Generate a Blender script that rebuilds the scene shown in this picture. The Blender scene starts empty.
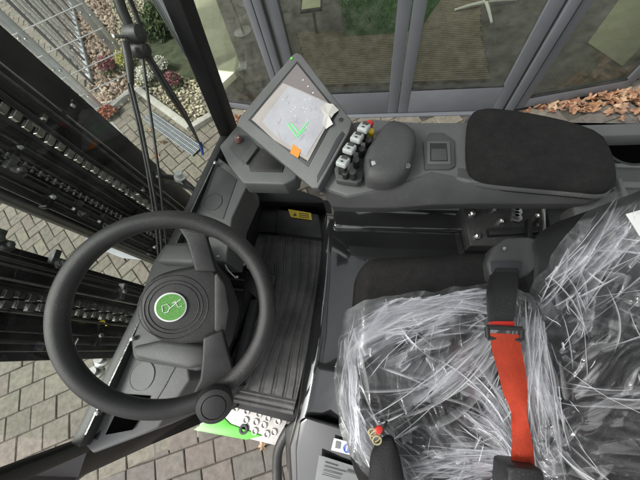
import bpy, bmesh, math, random
from mathutils import Vector, Matrix, noise
random.seed(7)
S = bpy.context.scene
COL = S.collection

# ---------------------------------------------------------------- camera, sky, sun, exposure
CAMH = 1.10
F = 270.0
dn = Vector((44, -110, F)).normalized()
upc = Vector((-dn.x, -dn.y, dn.z))
xc = Vector((1, 0, 0)); xc = (xc - upc * xc.dot(upc)).normalized()
yc = upc.cross(xc)
M3 = Matrix((xc, yc, upc))
cam = bpy.data.cameras.new('camera'); co = bpy.data.objects.new('camera', cam); COL.objects.link(co)
co.matrix_world = Matrix.Translation((0, 0, CAMH)) @ M3.to_4x4()
cam.sensor_fit = 'HORIZONTAL'; cam.sensor_width = 36; cam.lens = 36 * F / 640
cam.clip_start = 0.02; cam.clip_end = 400
S.camera = co
S.render.resolution_x = 1024; S.render.resolution_y = 768

SUN_EL, SUN_AZ = 48, 250
w = bpy.data.worlds.new("World"); S.world = w; w.use_nodes = True
nt = w.node_tree; nt.nodes.clear()
sky = nt.nodes.new('ShaderNodeTexSky'); sky.sky_type = 'NISHITA'; sky.sun_disc = False
sky.sun_elevation = math.radians(SUN_EL); sky.sun_rotation = math.radians(SUN_AZ)
sky.air_density = 1.0; sky.dust_density = 4.0; sky.ozone_density = 1.0
hs = nt.nodes.new('ShaderNodeHueSaturation'); hs.inputs['Saturation'].default_value = 0.12
bgn = nt.nodes.new('ShaderNodeBackground'); bgn.inputs['Strength'].default_value = 0.12
wo = nt.nodes.new('ShaderNodeOutputWorld')
nt.links.new(sky.outputs[0], hs.inputs['Color']); nt.links.new(hs.outputs[0], bgn.inputs[0]); nt.links.new(bgn.outputs[0], wo.inputs[0])
sl = bpy.data.lights.new('sun', 'SUN'); sl.energy = 1.3; sl.angle = math.radians(14); sl.color = (1, .97, .92)
so = bpy.data.objects.new('sun', sl); COL.objects.link(so)
az = math.radians(SUN_AZ); el = math.radians(SUN_EL)
sd = Vector((math.sin(az) * math.cos(el), math.cos(az) * math.cos(el), math.sin(el)))
so.rotation_euler = sd.to_track_quat('Z', 'Y').to_euler()
S.view_settings.view_transform = 'Standard'; S.view_settings.look = 'None'
S.view_settings.gamma = 1; S.view_settings.use_curve_mapping = False
S.view_settings.exposure = 1.12
S.cycles.max_bounces = 8; S.cycles.transparent_max_bounces = 16

CP = Vector((0, 0, CAMH))
def ray(px, py): return (M3 @ Vector((px - 320, 240 - py, -F)))
def P(px, py, z):
    d = ray(px, py); return CP + d * ((z - CAMH) / d.z)
def onplane(px, py, c, n):
    d = ray(px, py); return CP + d * ((c - CP).dot(n) / d.dot(n))
GZ = -.85

# ---------------------------------------------------------------- materials
MATS = {}
def mat(name, col, rough=.6, metal=0., bump=0., bscale=200., var=0., vscale=8., coat=0., spec=.5, col2=None, dust=0.):
    if name in MATS: return MATS[name]
    m = bpy.data.materials.new(name); m.use_nodes = True; t = m.node_tree; b = t.nodes['Principled BSDF']
    b.inputs['Base Color'].default_value = (*col, 1); b.inputs['Roughness'].default_value = rough
    b.inputs['Metallic'].default_value = metal; b.inputs['Coat Weight'].default_value = coat
    b.inputs['Specular IOR Level'].default_value = spec
    tc = t.nodes.new('ShaderNodeTexCoord')
    if var > 0 or col2:
        n = t.nodes.new('ShaderNodeTexNoise'); n.inputs['Scale'].default_value = vscale; n.inputs['Detail'].default_value = 6
        n.inputs['Roughness'].default_value = .65
        t.links.new(tc.outputs['Object'], n.inputs['Vector'])
        r = t.nodes.new('ShaderNodeMapRange'); r.inputs[1].default_value = .3; r.inputs[2].default_value = .7
        t.links.new(n.outputs['Fac'], r.inputs[0])
        mx = t.nodes.new('ShaderNodeMix'); mx.data_type = 'RGBA'
        c2 = col2 or tuple(c * (1 + var) for c in col); c1 = col if col2 else tuple(c * (1 - var) for c in col)
        mx.inputs[6].default_value = (*c1, 1); mx.inputs[7].default_value = (*c2, 1)
        t.links.new(r.outputs[0], mx.inputs[0]); t.links.new(mx.outputs[2], b.inputs['Base Color'])
        r2 = t.nodes.new('ShaderNodeMapRange'); r2.inputs[3].default_value = max(rough - .08, .02); r2.inputs[4].default_value = min(rough + .08, 1)
        t.links.new(n.outputs['Fac'], r2.inputs[0]); t.links.new(r2.outputs[0], b.inputs['Roughness'])
    if dust > 0 and (var > 0 or col2):
        n3 = t.nodes.new('ShaderNodeTexNoise'); n3.inputs['Scale'].default_value = 420; n3.inputs['Detail'].default_value = 2
        n4 = t.nodes.new('ShaderNodeTexNoise'); n4.inputs['Scale'].default_value = 9; n4.inputs['Detail'].default_value = 5
        t.links.new(tc.outputs['Object'], n3.inputs['Vector']); t.links.new(tc.outputs['Object'], n4.inputs['Vector'])
        r3 = t.nodes.new('ShaderNodeMapRange'); r3.inputs[1].default_value = .60; r3.inputs[2].default_value = .72; r3.inputs[4].default_value = dust
        r4 = t.nodes.new('ShaderNodeMapRange'); r4.inputs[1].default_value = .42; r4.inputs[2].default_value = .68
        t.links.new(n3.outputs['Fac'], r3.inputs[0]); t.links.new(n4.outputs['Fac'], r4.inputs[0])
        mm_ = t.nodes.new('ShaderNodeMath'); mm_.operation = 'MULTIPLY'; t.links.new(r3.outputs[0], mm_.inputs[0]); t.links.new(r4.outputs[0], mm_.inputs[1])
        md = t.nodes.new('ShaderNodeMath'); md.operation = 'MULTIPLY_ADD'; md.inputs[1].default_value = dust * .12; t.links.new(r4.outputs[0], md.inputs[0]); t.links.new(mm_.outputs[0], md.inputs[2])
        mx2 = t.nodes.new('ShaderNodeMix'); mx2.data_type = 'RGBA'; mx2.inputs[7].default_value = (.42, .40, .36, 1)
        t.links.new(md.outputs[0], mx2.inputs[0]); t.links.new(mx.outputs[2], mx2.inputs[6]); t.links.new(mx2.outputs[2], b.inputs['Base Color'])
    if bump > 0:
        n2 = t.nodes.new('ShaderNodeTexNoise'); n2.inputs['Scale'].default_value = bscale; n2.inputs['Detail'].default_value = 4
        t.links.new(tc.outputs['Object'], n2.inputs['Vector'])
        bp = t.nodes.new('ShaderNodeBump'); bp.inputs['Strength'].default_value = bump; bp.inputs['Distance'].default_value = .002
        t.links.new(n2.outputs['Fac'], bp.inputs['Height']); t.links.new(bp.outputs[0], b.inputs['Normal'])
    MATS[name] = m; return m

plastic = mat('dark_plastic', (.060, .061, .062), .5, bump=.35, bscale=900, var=.12, vscale=14, dust=0.3)
plastic2 = mat('grey_plastic', (.105, .108, .108), .5, bump=.35, bscale=900, var=.1, vscale=14, dust=0.3)
blackpl = mat('black_plastic', (.018, .018, .019), .45, bump=.3, bscale=700, var=.2, vscale=20, dust=0.3)
softgrip = mat('soft_grip', (.021, .021, .021), .40, bump=.4, bscale=1100, var=.15, vscale=20, dust=0.3)
fabric = mat('black_fabric', (.020, .019, .019), .95, bump=1.0, bscale=1500, var=.25, vscale=60, spec=.2, dust=0.1)
rubber = mat('rubber_mat', (.080, .080, .079), .6, bump=.5, bscale=300, var=.3, vscale=9, dust=0.7)
gloss = mat('gloss_paint', (.014, .0145, .015), .1, coat=1.0, var=.1, vscale=3, spec=.8)
gloss.node_tree.nodes['Principled BSDF'].inputs['Coat IOR'].default_value = 1.65
gloss.node_tree.nodes['Principled BSDF'].inputs['Coat Roughness'].default_value = .03
blackpaint = mat('black_paint', (.010, .010, .011), .5, bump=.15, bscale=40, var=.3, vscale=9)
mastpaint = mat('mast_paint', (.005, .006, .006), .24, bump=.25, bscale=30, var=.4, vscale=6, spec=.3, dust=0.12)
steel = mat('bright_steel', (.55, .55, .53), .3, 1., bump=.2, bscale=200, var=.2, vscale=30)
greasy = mat('greased_steel', (.20, .20, .19), .3, 1., bump=.4, bscale=300, var=.5, vscale=40)
galv = mat('galvanised_steel', (.52, .55, .57), .42, .6, bump=.2, bscale=100, var=.15, vscale=12)
slate = mat('slate_frame_paint', (.135, .145, .158), .42, bump=.1, bscale=60, var=.08, vscale=5)
cream = mat('cream_paint', (.66, .68, .50), .6, bump=.1, bscale=60, var=.05, vscale=3)
white = mat('white_plastic', (.75, .76, .74), .4, var=.05, vscale=20)
lever_w = mat('lever_white', (.46, .48, .47), .4, var=.08, vscale=60)
redm = mat('red_plastic', (.55, .03, .02), .35, var=.1)
yellowm = mat('yellow_plastic', (.75, .55, .03), .4, var=.1)
greenm = mat('green_paint', (.12, .56, .06), .4, var=.08)
orangem = mat('orange_sticker', (.8, .23, .03), .5, var=.1)
beltm = mat('orange_webbing', (.78, .10, .045), .75, bump=.8, bscale=700, var=.12, vscale=50)
bluem = mat('blue_plastic', (.02, .08, .4), .4)
label_w = mat('label_white', (.72, .72, .70), .45, var=.05)
label_g = mat('label_grey', (.20, .21, .21), .3, .3, var=.06)
hole = mat('hole_shade', (.002, .002, .002), 1, spec=0)  # flat black that paints the shade inside openings
inkm = mat('ink', (.03, .03, .035), .6)
emb = mat('emblem_green', (.035, .19, .03), .35, var=.5, vscale=500, col2=(.20, .45, .12))
alu = mat('aluminium_tread', (.58, .56, .53), .42, .35, bump=.3, bscale=150, var=.12, vscale=25)
screen = mat('screen_grey', (.17, .15, .15), .15, var=.05)
pfilm = mat('screen_sheet', (.38, .375, .41), .25, bump=.3, bscale=120, var=.08, vscale=20)
pinkish = mat('screen_paper', (.34, .31, .30), .5, bump=.4, bscale=80, var=.08, vscale=20)
slab = mat('concrete', (.36, .35, .31), .85, bump=.6, bscale=150, var=.25, vscale=10)
darkfloor = mat('interior_floor', (.095, .092, .08), .35, bump=.3, bscale=30, var=.7, vscale=7)
matm = mat('doormat_brown', (.25, .215, .16), .95, bump=1, bscale=300, var=.3, vscale=14)
matm2 = mat('doormat_dark', (.05, .043, .033), .95, bump=1, bscale=300, var=.3, vscale=14)
turfm = mat('artificial_turf', (.03, .10, .022), .9, var=.5, vscale=60)
wallm = mat('interior_wall', (.35, .35, .33), .8, var=.1)
gravb = mat('gravel_bed', (.13, .11, .08), .95, bump=1, bscale=60, var=.4, vscale=30)
greenish = mat('green_reflection', (.055, .065, .032), .95, bump=1, bscale=60, var=.6, vscale=9)  # green tone standing in for a reflection in glazing
twig = mat('plant_stem', (.08, .05, .03), .9)
blackstrap = mat('black_nylon', (.010, .010, .011), .8, bump=.8, bscale=500, var=.3, vscale=30)

def attrmat(name, cols, rough=.8, bump=.6, bscale=120, extra=.25):
    """colour picked per piece from a ramp through a face attribute"""
    m = bpy.data.materials.new(name); m.use_nodes = True; t = m.node_tree; b = t.nodes['Principled BSDF']
    a = t.nodes.new('ShaderNodeAttribute'); a.attribute_name = 'rnd'
    cr = t.nodes.new('ShaderNodeValToRGB')
    while len(cr.color_ramp.elements) < len(cols): cr.color_ramp.elements.new(.5)
    for i, c in enumerate(cols):
        cr.color_ramp.elements[i].position = i / max(1, len(cols) - 1); cr.color_ramp.elements[i].color = (*c, 1)
    t.links.new(a.outputs['Fac'], cr.inputs[0])
    tc = t.nodes.new('ShaderNodeTexCoord')
    n = t.nodes.new('ShaderNodeTexNoise'); n.inputs['Scale'].default_value = 25; n.inputs['Detail'].default_value = 8; n.inputs['Roughness'].default_value = .7
    t.links.new(tc.outputs['Object'], n.inputs['Vector'])
    r = t.nodes.new('ShaderNodeMapRange'); r.inputs[1].default_value = .3; r.inputs[2].default_value = .7
    r.inputs[3].default_value = 1 - extra; r.inputs[4].default_value = 1 + extra
    t.links.new(n.outputs['Fac'], r.inputs[0])
    mx = t.nodes.new('ShaderNodeMix'); mx.data_type = 'RGBA'; mx.blend_type = 'MULTIPLY'; mx.inputs[0].default_value = 1
    t.links.new(cr.outputs[0], mx.inputs[6]); t.links.new(r.outputs[0], mx.inputs[7])
    t.links.new(mx.outputs[2], b.inputs['Base Color']); b.inputs['Roughness'].default_value = rough
    n2 = t.nodes.new('ShaderNodeTexNoise'); n2.inputs['Scale'].default_value = bscale; n2.inputs['Detail'].default_value = 5
    t.links.new(tc.outputs['Object'], n2.inputs['Vector'])
    bp = t.nodes.new('ShaderNodeBump'); bp.inputs['Strength'].default_value = bump; bp.inputs['Distance'].default_value = .003
    t.links.new(n2.outputs['Fac'], bp.inputs['Height']); t.links.new(bp.outputs[0], b.inputs['Normal'])
    return m
pavem = attrmat('paving_block', [(.130, .120, .092), (.168, .156, .120), (.150, .128, .104), (.185, .170, .134)], extra=.38)
pavered = attrmat('paving_block_red', [(.128, .116, .099), (.118, .108, .094), (.142, .120, .102), (.140, .126, .108)], extra=.3)
gravm = attrmat('gravel_brown', [(.16, .11, .08), (.42, .33, .25), (.28, .20, .15), (.52, .45, .36)], bump=.3)
gravpale = attrmat('gravel_pale', [(.38, .34, .22), (.52, .48, .36), (.30, .27, .17), (.60, .56, .45)], bump=.3)
leafm = attrmat('dry_leaf', [(.28, .12, .06), (.38, .22, .12), (.19, .09, .05), (.42, .29, .18)], rough=.6, extra=.35)
flowm = {'pink': attrmat('heather_pink', [(.32, .11, .14), (.44, .20, .24)], extra=.3),
         'yellow': attrmat('bloom_yellow', [(.50, .50, .12), (.65, .62, .25)], extra=.3),
         'white': attrmat('bloom_white', [(.60, .60, .50), (.75, .74, .66)], extra=.2),
         'red': attrmat('leaf_red', [(.45, .12, .07), (.55, .24, .14)], extra=.3),
         'green': attrmat('leaf_green', [(.05, .09, .03), (.10, .13, .05)], extra=.3)}

def schlick(t, f0=.04, f1=.9):
    lw = t.nodes.new('ShaderNodeLayerWeight'); lw.inputs[0].default_value = .5
    pw = t.nodes.new('ShaderNodeMath'); pw.operation = 'POWER'; pw.inputs[1].default_value = 5
    t.links.new(lw.outputs['Facing'], pw.inputs[0])
    mr = t.nodes.new('ShaderNodeMapRange'); mr.inputs[3].default_value = f0; mr.inputs[4].default_value = f1
    t.links.new(pw.outputs[0], mr.inputs[0]); return mr
def glassmat(name, tint, refl=1.0, rough=.0, dust=.03, f0=.04, f1=.9):
    m = bpy.data.materials.new(name); m.use_nodes = True; t = m.node_tree
    for n in list(t.nodes):
        if n.type == 'BSDF_PRINCIPLED': t.nodes.remove(n)
    out = [n for n in t.nodes if n.type == 'OUTPUT_MATERIAL'][0]
    tr = t.nodes.new('ShaderNodeBsdfTransparent'); tr.inputs[0].default_value = (*tint, 1)
    gl = t.nodes.new('ShaderNodeBsdfGlossy'); gl.inputs['Roughness'].default_value = rough
    gl.inputs['Color'].default_value = (refl, refl, refl, 1)
    fr = schlick(t, f0, f1)
    mx = t.nodes.new('ShaderNodeMixShader')
    t.links.new(fr.outputs[0], mx.inputs[0]); t.links.new(tr.outputs[0], mx.inputs[1]); t.links.new(gl.outputs[0], mx.inputs[2])
    df = t.nodes.new('ShaderNodeBsdfDiffuse'); df.inputs[0].default_value = (.6, .6, .55, 1)
    nz = t.nodes.new('ShaderNodeTexNoise'); nz.inputs['Scale'].default_value = 14; nz.inputs['Detail'].default_value = 8
    tc = t.nodes.new('ShaderNodeTexCoord'); t.links.new(tc.outputs['Object'], nz.inputs['Vector'])
    mr = t.nodes.new('ShaderNodeMapRange'); mr.inputs[1].default_value = .4; mr.inputs[2].default_value = .75
    mr.inputs[3].default_value = dust * .4; mr.inputs[4].default_value = dust * 2
    t.links.new(nz.outputs['Fac'], mr.inputs[0])
    m2 = t.nodes.new('ShaderNodeMixShader'); t.links.new(mr.outputs[0], m2.inputs[0])
    t.links.new(mx.outputs[0], m2.inputs[1]); t.links.new(df.outputs[0], m2.inputs[2]); t.links.new(m2.outputs[0], out.inputs[0])
    return m
cabglass = glassmat('cab_glass', (.86, .91, .87), dust=.022, f0=.025, f1=.45)
doorglass = glassmat('door_glass', (.64, .66, .61), dust=.045, f0=.06, f1=.9)
roofglass = glassmat('roof_glass', (.9, .92, .9), dust=.02)

# ---------------------------------------------------------------- object helpers
BASE = {}
def link(o, parent=None, loc=None):
    COL.objects.link(o)
    if parent is not None:
        o.parent = parent; o.matrix_parent_inverse = Matrix.Translation(-BASE.get(parent.name, Vector()))
    BASE[o.name] = Vector(loc) if loc is not None else Vector()
    return o
def empty(name, loc, label, cat, group=None):
    o = bpy.data.objects.new(name, None); o.empty_display_size = .1; o.location = loc
    link(o, None, loc); tag(o, label, cat, group); return o
def tag(o, label=None, cat=None, group=None, kind=None):
    if label: o['label'] = label
    if cat: o['category'] = cat
    if group: o['group'] = group
    if kind: o['kind'] = kind
    return o
def mesh_obj(name, verts, faces, m, parent=None, smooth=35, base=None, bev=0, seg=2, rnd=None):
    bm = bmesh.new()
    vs = [bm.verts.new(v) for v in verts]
    for f in faces:
        try: bm.faces.new([vs[i] for i in f])
        except ValueError: pass
    return bm_obj(name, bm, m, parent, smooth, base, bev, seg, rnd)
def bm_obj(name, bm, m, parent=None, smooth=35, base=None, bev=0, seg=2, rnd=None):
    if rnd is None: bmesh.ops.recalc_face_normals(bm, faces=bm.faces)
    if bev > 0:
        es = [e for e in bm.edges if len(e.link_faces) == 2 and e.calc_face_angle(0) > .35]
        bmesh.ops.bevel(bm, geom=es, offset=bev, segments=seg, profile=.5, affect='EDGES', clamp_overlap=True)
    if base is not None: bmesh.ops.translate(bm, vec=-Vector(base), verts=bm.verts)
    me = bpy.data.meshes.new(name); bm.to_mesh(me); bm.free()
    if smooth:
        me.polygons.foreach_set('use_smooth', [True] * len(me.polygons)); me.set_sharp_from_angle(angle=math.radians(smooth))
    me.materials.append(m)
    o = bpy.data.objects.new(name, me)
    if base is not None: o.location = base
    link(o, parent, base)
    return o
def addbox(bm, c, sx, sy, sz, rot=None, jitter=0):
    R = rot or Matrix.Identity(3); vs = []
    for k in (-1, 1):
        for j, i in ((-1, -1), (-1, 1), (1, 1), (1, -1)):
            vs.append(bm.verts.new(Vector(c) + R @ Vector((i * sx / 2, j * sy / 2, k * sz / 2))))
    fs = []
    for f in ((3, 2, 1, 0), (4, 5, 6, 7), (0, 1, 5, 4), (1, 2, 6, 5), (2, 3, 7, 6), (3, 0, 4, 7)):
        fs.append(bm.faces.new([vs[i] for i in f]))
    return fs
def frame_of(d, upv=Vector((0, 0, 1))):
    d = d.normalized(); s = d.cross(upv)
    if s.length < 1e-4: s = d.cross(Vector((1, 0, 0)))
    s.normalize(); u = s.cross(d).normalized()
    return s, u
def addbar(bm, A, B, wd, ht, upv=Vector((0, 0, 1))):
    A, B = Vector(A), Vector(B); d = (B - A); s, u = frame_of(d, upv); d.normalize()
    R = Matrix((d, s, u)).transposed()
    return addbox(bm, (A + B) / 2, (B - A).length, wd, ht, R)
def bar(name, A, B, wd, ht, m, parent=None, upv=Vector((0, 0, 1)), bev=.004, base=None):
    bm = bmesh.new(); addbar(bm, A, B, wd, ht, upv); return bm_obj(name, bm, m, parent, bev=bev, base=base)
def smoothpath(pts, n=8, closed=False):
    pts = [Vector(p) for p in pts]; out = []; N = len(pts)
    for i in range(N if closed else N - 1):
        g = lambda k: pts[k % N] if closed else pts[max(0, min(N - 1, k))]
        p0, p1, p2, p3 = g(i - 1), g(i), g(i + 1), g(i + 2)
        for j in range(n):
            t = j / n
            out.append(.5 * ((2 * p1) + (p2 - p0) * t + (2 * p0 - 5 * p1 + 4 * p2 - p3) * t * t + (3 * p1 - p0 - 3 * p2 + p3) * t ** 3))
    if not closed: out.append(pts[-1])
    return out
def addtube(bm, path, r, closed=False, seg=10):
    path = [Vector(p) for p in path]; N = len(path); rings = []; u = None
    for i, p in enumerate(path):
        a = path[(i - 1) % N] if (closed or i > 0) else p; b = path[(i + 1) % N] if (closed or i < N - 1) else p
        d = (b - a).normalized()
        if u is None: s, u = frame_of(d)
        else:
            u = (u - d * u.dot(d)).normalized()
        s = d.cross(u)
        rr = r[i] if isinstance(r, (list, tuple)) else r
        rings.append([bm.verts.new(p + (s * math.cos(2 * math.pi * k / seg) + u * math.sin(2 * math.pi * k / seg)) * rr) for k in range(seg)])
    for i in range(N if closed else N - 1):
        A, B = rings[i], rings[(i + 1) % N]
        for k in range(seg):
            bm.faces.new([A[k], A[(k + 1) % seg], B[(k + 1) % seg], B[k]])
    if not closed:
        bm.faces.new(rings[0][::-1]); bm.faces.new(rings[-1])
def tube(name, path, r, m, parent=None, closed=False, seg=10, base=None):
    bm = bmesh.new(); addtube(bm, path, r, closed, seg); return bm_obj(name, bm, m, parent, 50, base)
def addlathe(bm, c, axis, prof, seg=32):
    """prof: list of (radius, height along axis)"""
    c = Vector(c); a = Vector(axis).normalized(); s, u = frame_of(a, Vector((0, 1, .01)))
    rings = []
    for r, h in prof:
        rings.append([bm.verts.new(c + a * h + (s * math.cos(2 * math.pi * k / seg) + u * math.sin(2 * math.pi * k / seg)) * max(r, 1e-5)) for k in range(seg)])
    for A, B in zip(rings, rings[1:]):
        for k in range(seg): bm.faces.new([A[k], A[(k + 1) % seg], B[(k + 1) % seg], B[k]])
    bm.faces.new(rings[0][::-1]); bm.faces.new(rings[-1])
def lathe(name, c, axis, prof, m, parent=None, seg=32, base=None):
    bm = bmesh.new(); addlathe(bm, c, axis, prof, seg); return bm_obj(name, bm, m, parent, 40, base)
def prismv(name, top, down, m, parent=None, bev=.003, seg=2, base=None, shrink=1.0):
    """closed solid: top outline (world points) extruded by the vector down"""
    top = [Vector(p) for p in top]; c = sum(top, Vector()) / len(top); dv = Vector(down)
    bot = [c + (p - c) * shrink + dv for p in top]
    bm = bmesh.new(); T = [bm.verts.new(p) for p in top]; B = [bm.verts.new(p) for p in bot]; n = len(T)
    ft = bm.faces.new(T); fb = bm.faces.new(B[::-1])
    for i in range(n): bm.faces.new([T[i], B[i], B[(i + 1) % n], T[(i + 1) % n]])
    bmesh.ops.recalc_face_normals(bm, faces=bm.faces)
    if bev > 0:
        es = [e for e in bm.edges if e.calc_face_angle(0) > .25]
        bmesh.ops.bevel(bm, geom=es, offset=bev, segments=seg, profile=.5, affect='EDGES', clamp_overlap=True)
    bmesh.ops.triangulate(bm, faces=[f for f in bm.faces if len(f.verts) > 4])
    return bm_obj(name, bm, m, parent, 30, base)
def prism(name, px, z, th, m, parent=None, bev=.003, seg=2, base=None, shrink=1.0):
    return prismv(name, [P(p[0], p[1], p[2] if len(p) > 2 else z) for p in px], (0, 0, -th), m, parent, bev, seg, base, shrink)
def sheet(name, px, z, m, parent=None, th=.0015, base=None):
    return prism(name, px, z, th, m, parent, 0, base=base)
def rounded(pts, it=2):
    for _ in range(it):
        q = []
        for a, b in zip(pts, pts[1:] + pts[:1]): q += [a * .75 + b * .25, a * .25 + b * .75]
        pts = q
    return pts
def pad(name, pts, nrm, th, dome, m, parent=None, it=2, edge=.3, base=None, pw=2.6):
    """soft pad: rounded outline, dome rising by 'dome', side th deep along -nrm"""
    pts = rounded([Vector(p) for p in pts], it); c = sum(pts, Vector()) / len(pts); nrm = Vector(nrm).normalized()
    rings = [(1.0, -th), (1.0, -th * .35), (1 - edge * .03, -th * .1)]
    for k in range(1, 9):
        t = k / 9; s = 1 - edge * .03 - t * (1 - edge * .03)
        rings.append((s, dome * (1 - (1 - t) ** pw)))
    bm = bmesh.new(); R = []
    for s, h in rings: R.append([bm.verts.new(c + (p - c) * s + nrm * h) for p in pts])
    n = len(pts)
    for A, B in zip(R, R[1:]):
        for i in range(n): bm.faces.new([A[i], A[(i + 1) % n], B[(i + 1) % n], B[i]])
    bm.faces.new(R[0][::-1])
    cv = bm.verts.new(c + nrm * dome)
    for i in range(n): bm.faces.new([R[-1][i], R[-1][(i + 1) % n], cv])
    return bm_obj(name, bm, m, parent, 60, base)
def setrnd(o, vals):
    a = o.data.attributes.new('rnd', 'FLOAT', 'FACE'); a.data.foreach_set('value', vals)

# ---------------------------------------------------------------- ground and paving
g = mesh_obj('ground', [(-60, -60, GZ - .014), (60, -60, GZ - .014), (60, 60, GZ - .014), (-60, 60, GZ - .014)], [(0, 1, 2, 3)],
             mat('joint_sand', (.085, .078, .062), .95, bump=1, bscale=80, var=.4, vscale=5)); tag(g, kind='structure')

def inside(p, poly):
    r = False; n = len(poly)
    for i in range(n):
        a, b = poly[i], poly[(i + 1) % n]
        if (a[1] > p[1]) != (b[1] > p[1]) and p[0] < (b[0] - a[0]) * (p[1] - a[1]) / (b[1] - a[1]) + a[0]: r = not r
    return r
# storefront baseline in plan (left to right)
FB = [P(190, 60, GZ), P(222, 106, GZ), P(290, 115, GZ), P(510, 109, GZ), P(623, 89, GZ), P(648, 55, GZ)]
bldpoly = [(v.x, v.y) for v in FB]; bldpoly = [(bldpoly[0][0] - .6, 9)] + bldpoly + [(bldpoly[-1][0] + .6, 9)]
gpx = [(20, -60), (105, 118), (118, 112), (140, 90), (192, 128), (207, 118), (196, 60), (160, -60)]
gravpoly = [(P(a, b, GZ).x, P(a, b, GZ).y) for a, b in gpx]
HZ = [(P(a, b, GZ).x, P(a, b, GZ).y) for a, b in [(-200, 100), (230, 100), (230, 330), (-200, 330)]]
def paving(name, m, test, kind, ang, origin=(0, 0)):
    bm = bmesh.new(); vals = []
    ca, sa = math.cos(ang), math.sin(ang); R = Matrix.Rotation(ang, 3, 'Z'); gap = .005
    def put(cx, cy, lx, ly):
        x = cx * ca - cy * sa + origin[0]; y = cx * sa + cy * ca + origin[1]
        if not (-8 < x < 4.5 and -2.6 < y < 8.0) or not test((x, y)): return
        tz = random.uniform(-.0025, .0015)
        Rt = R @ Matrix.Rotation(random.uniform(-.012, .012), 3, 'Z') @ Matrix.Rotation(random.uniform(-.01, .01), 3, 'X')
        b = .005; c = Vector((x, y, GZ + tz)); v = []
        for k, (ex, h) in enumerate(((0, -.04), (0, -b), (b, 0))):
            for i, j in ((-1, -1), (1, -1), (1, 1), (-1, 1)):
                jx = random.uniform(-.0012, .0012)
                v.append(bm.verts.new(c + Rt @ Vector((i * (lx / 2 - gap / 2 - ex) + jx, j * (ly / 2 - gap / 2 - ex) + jx, h))))
        for k in (0, 4):
            for i in range(4): bm.faces.new([v[k + i], v[k + (i + 1) % 4], v[k + 4 + (i + 1) % 4], v[k + 4 + i]])
        bm.faces.new(v[8:12]); vals.extend([random.random()] * 9)
    if kind == 'herring':
        L, W = .2, .1
        for i in range(-45, 46):
            for j in range(-45, 46):
                ox = (i + j) * W + 0; 
                # basket of diagonal pairs: H at (a,b), V beside it
                bx = i * W + j * 2 * W; by = i * W - j * 2 * W
                put(bx + L / 2, by + W / 2, L, W); put(bx + L + W / 2 - W, by + W + L / 2 - 0, W, L) if False else put(bx - W / 2, by + L / 2 , W, L) 
    else:
        L, W = kind
        for j in range(-70, 70):
            for i in range(-50, 50): put((i + (.5 if j % 2 else 0) + .04 * random.uniform(-1, 1) * 0) * L, j * W, L, W)
    o = bm_obj(name, bm, m, None, 0, rnd=1); setrnd(o, vals); tag(o, kind='structure'); return o
notb = lambda p: not inside(p, bldpoly) and not inside(p, gravpoly)
_a, _b = P(60, 488, GZ), P(215, 418, GZ)
redz = lambda p: (_b.x - _a.x) * (p[1] - _a.y) - (_b.y - _a.y) * (p[0] - _a.x) < 0 or (p[0] > -.3 and p[1] < 1.8)
inh = lambda p: inside(p, HZ)
paving('paving', pavem, lambda p: notb(p) and inh(p), 'herring', math.radians(45))
paving('paving', pavem, lambda p: notb(p) and not inh(p) and not redz(p), (.2, .16), math.radians(22))
paving('paving', pavered, lambda p: notb(p) and not inh(p) and redz(p), (.2, .13), math.radians(18))

# ---------------------------------------------------------------- gravel beds, kerb, drain
go = mesh_obj('gravel_bed', [(x, y, GZ - .012) for x, y in gravpoly], [tuple(range(len(gravpoly)))], gravb); tag(go, kind='structure')
split = [(P(a, b, GZ).x, P(a, b, GZ).y) for a, b in [(20, -60), (105, 118), (118, 112), (136, 92), (118, 40), (100, -60)]]
reflp = [(P(a, b, GZ).x, P(a, b, GZ).y) for a, b in [(138, -60), (150, 62), (200, 84), (200, 30), (160, -60)]]
def stones(name, m, test, n, r0, r1, box, kind, lab, cat):
    bm = bmesh.new(); vals = []
    for _ in range(n * 6):
        if n <= 0: break
        x = random.uniform(box[0], box[1]); y = random.uniform(box[2], box[3])
        if not test((x, y)): continue
        n -= 1; r = random.uniform(r0, r1); c = Vector((x, y, GZ + random.uniform(-.01, .012)))
        R = Matrix.Rotation(random.uniform(0, 6.3), 3, Vector((random.random(), random.random(), 1)))
        t = bmesh.ops.create_icosphere(bm, subdivisions=1, radius=1)
        sc = Vector((r * random.uniform(.9, 1.4), r, r * random.uniform(.5, .8)))
        for v in t['verts']: v.co = c + R @ Vector((v.co.x * sc.x, v.co.y * sc.y, v.co.z * sc.z)) * random.uniform(.85, 1.1)
        vals.extend([random.random()] * 20)
    o = bm_obj(name, bm, m, None, 40, rnd=1); setrnd(o, vals); tag(o, lab, cat, kind=kind); return o
bx = (min(p[0] for p in gravpoly), -.8, 2.0, 5.4)
stones('gravel', gravm, lambda p: inside(p, split), 2600, .018, .034, bx, 'stuff', 'brown and beige gravel stones between the fence posts', 'gravel')
stones('gravel', gravpale, lambda p: inside(p, gravpoly) and not inside(p, split) and not inside(p, reflp) and not inside(p, bldpoly), 3600, .012, .022, bx, 'stuff', 'pale yellowish gravel around the flowering plants', 'gravel')
mesh_obj('reflection_ground', [(x, y, GZ + .002) for x, y in reflp], [tuple(range(len(reflp)))], greenish); tag(bpy.data.objects['reflection_ground'], kind='structure')  # ground sheet coloured to imitate the dark green reflection in glass
def curb(a, b):
    A, B = P(*a, GZ + .01), P(*b, GZ + .01)
    o = bar('kerb', A, B, .07, .08, slab, base=(A + B) / 2); tag(o, kind='structure')
curb((101, 119), (136, 89)); curb((138, 90), (191, 129)); curb((192, 129), (212, 117))
dr = empty('drain_grate', P(172, 137, GZ), 'narrow galvanised drain grate set in the paving below the wiper tip', 'drain grate')
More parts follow.
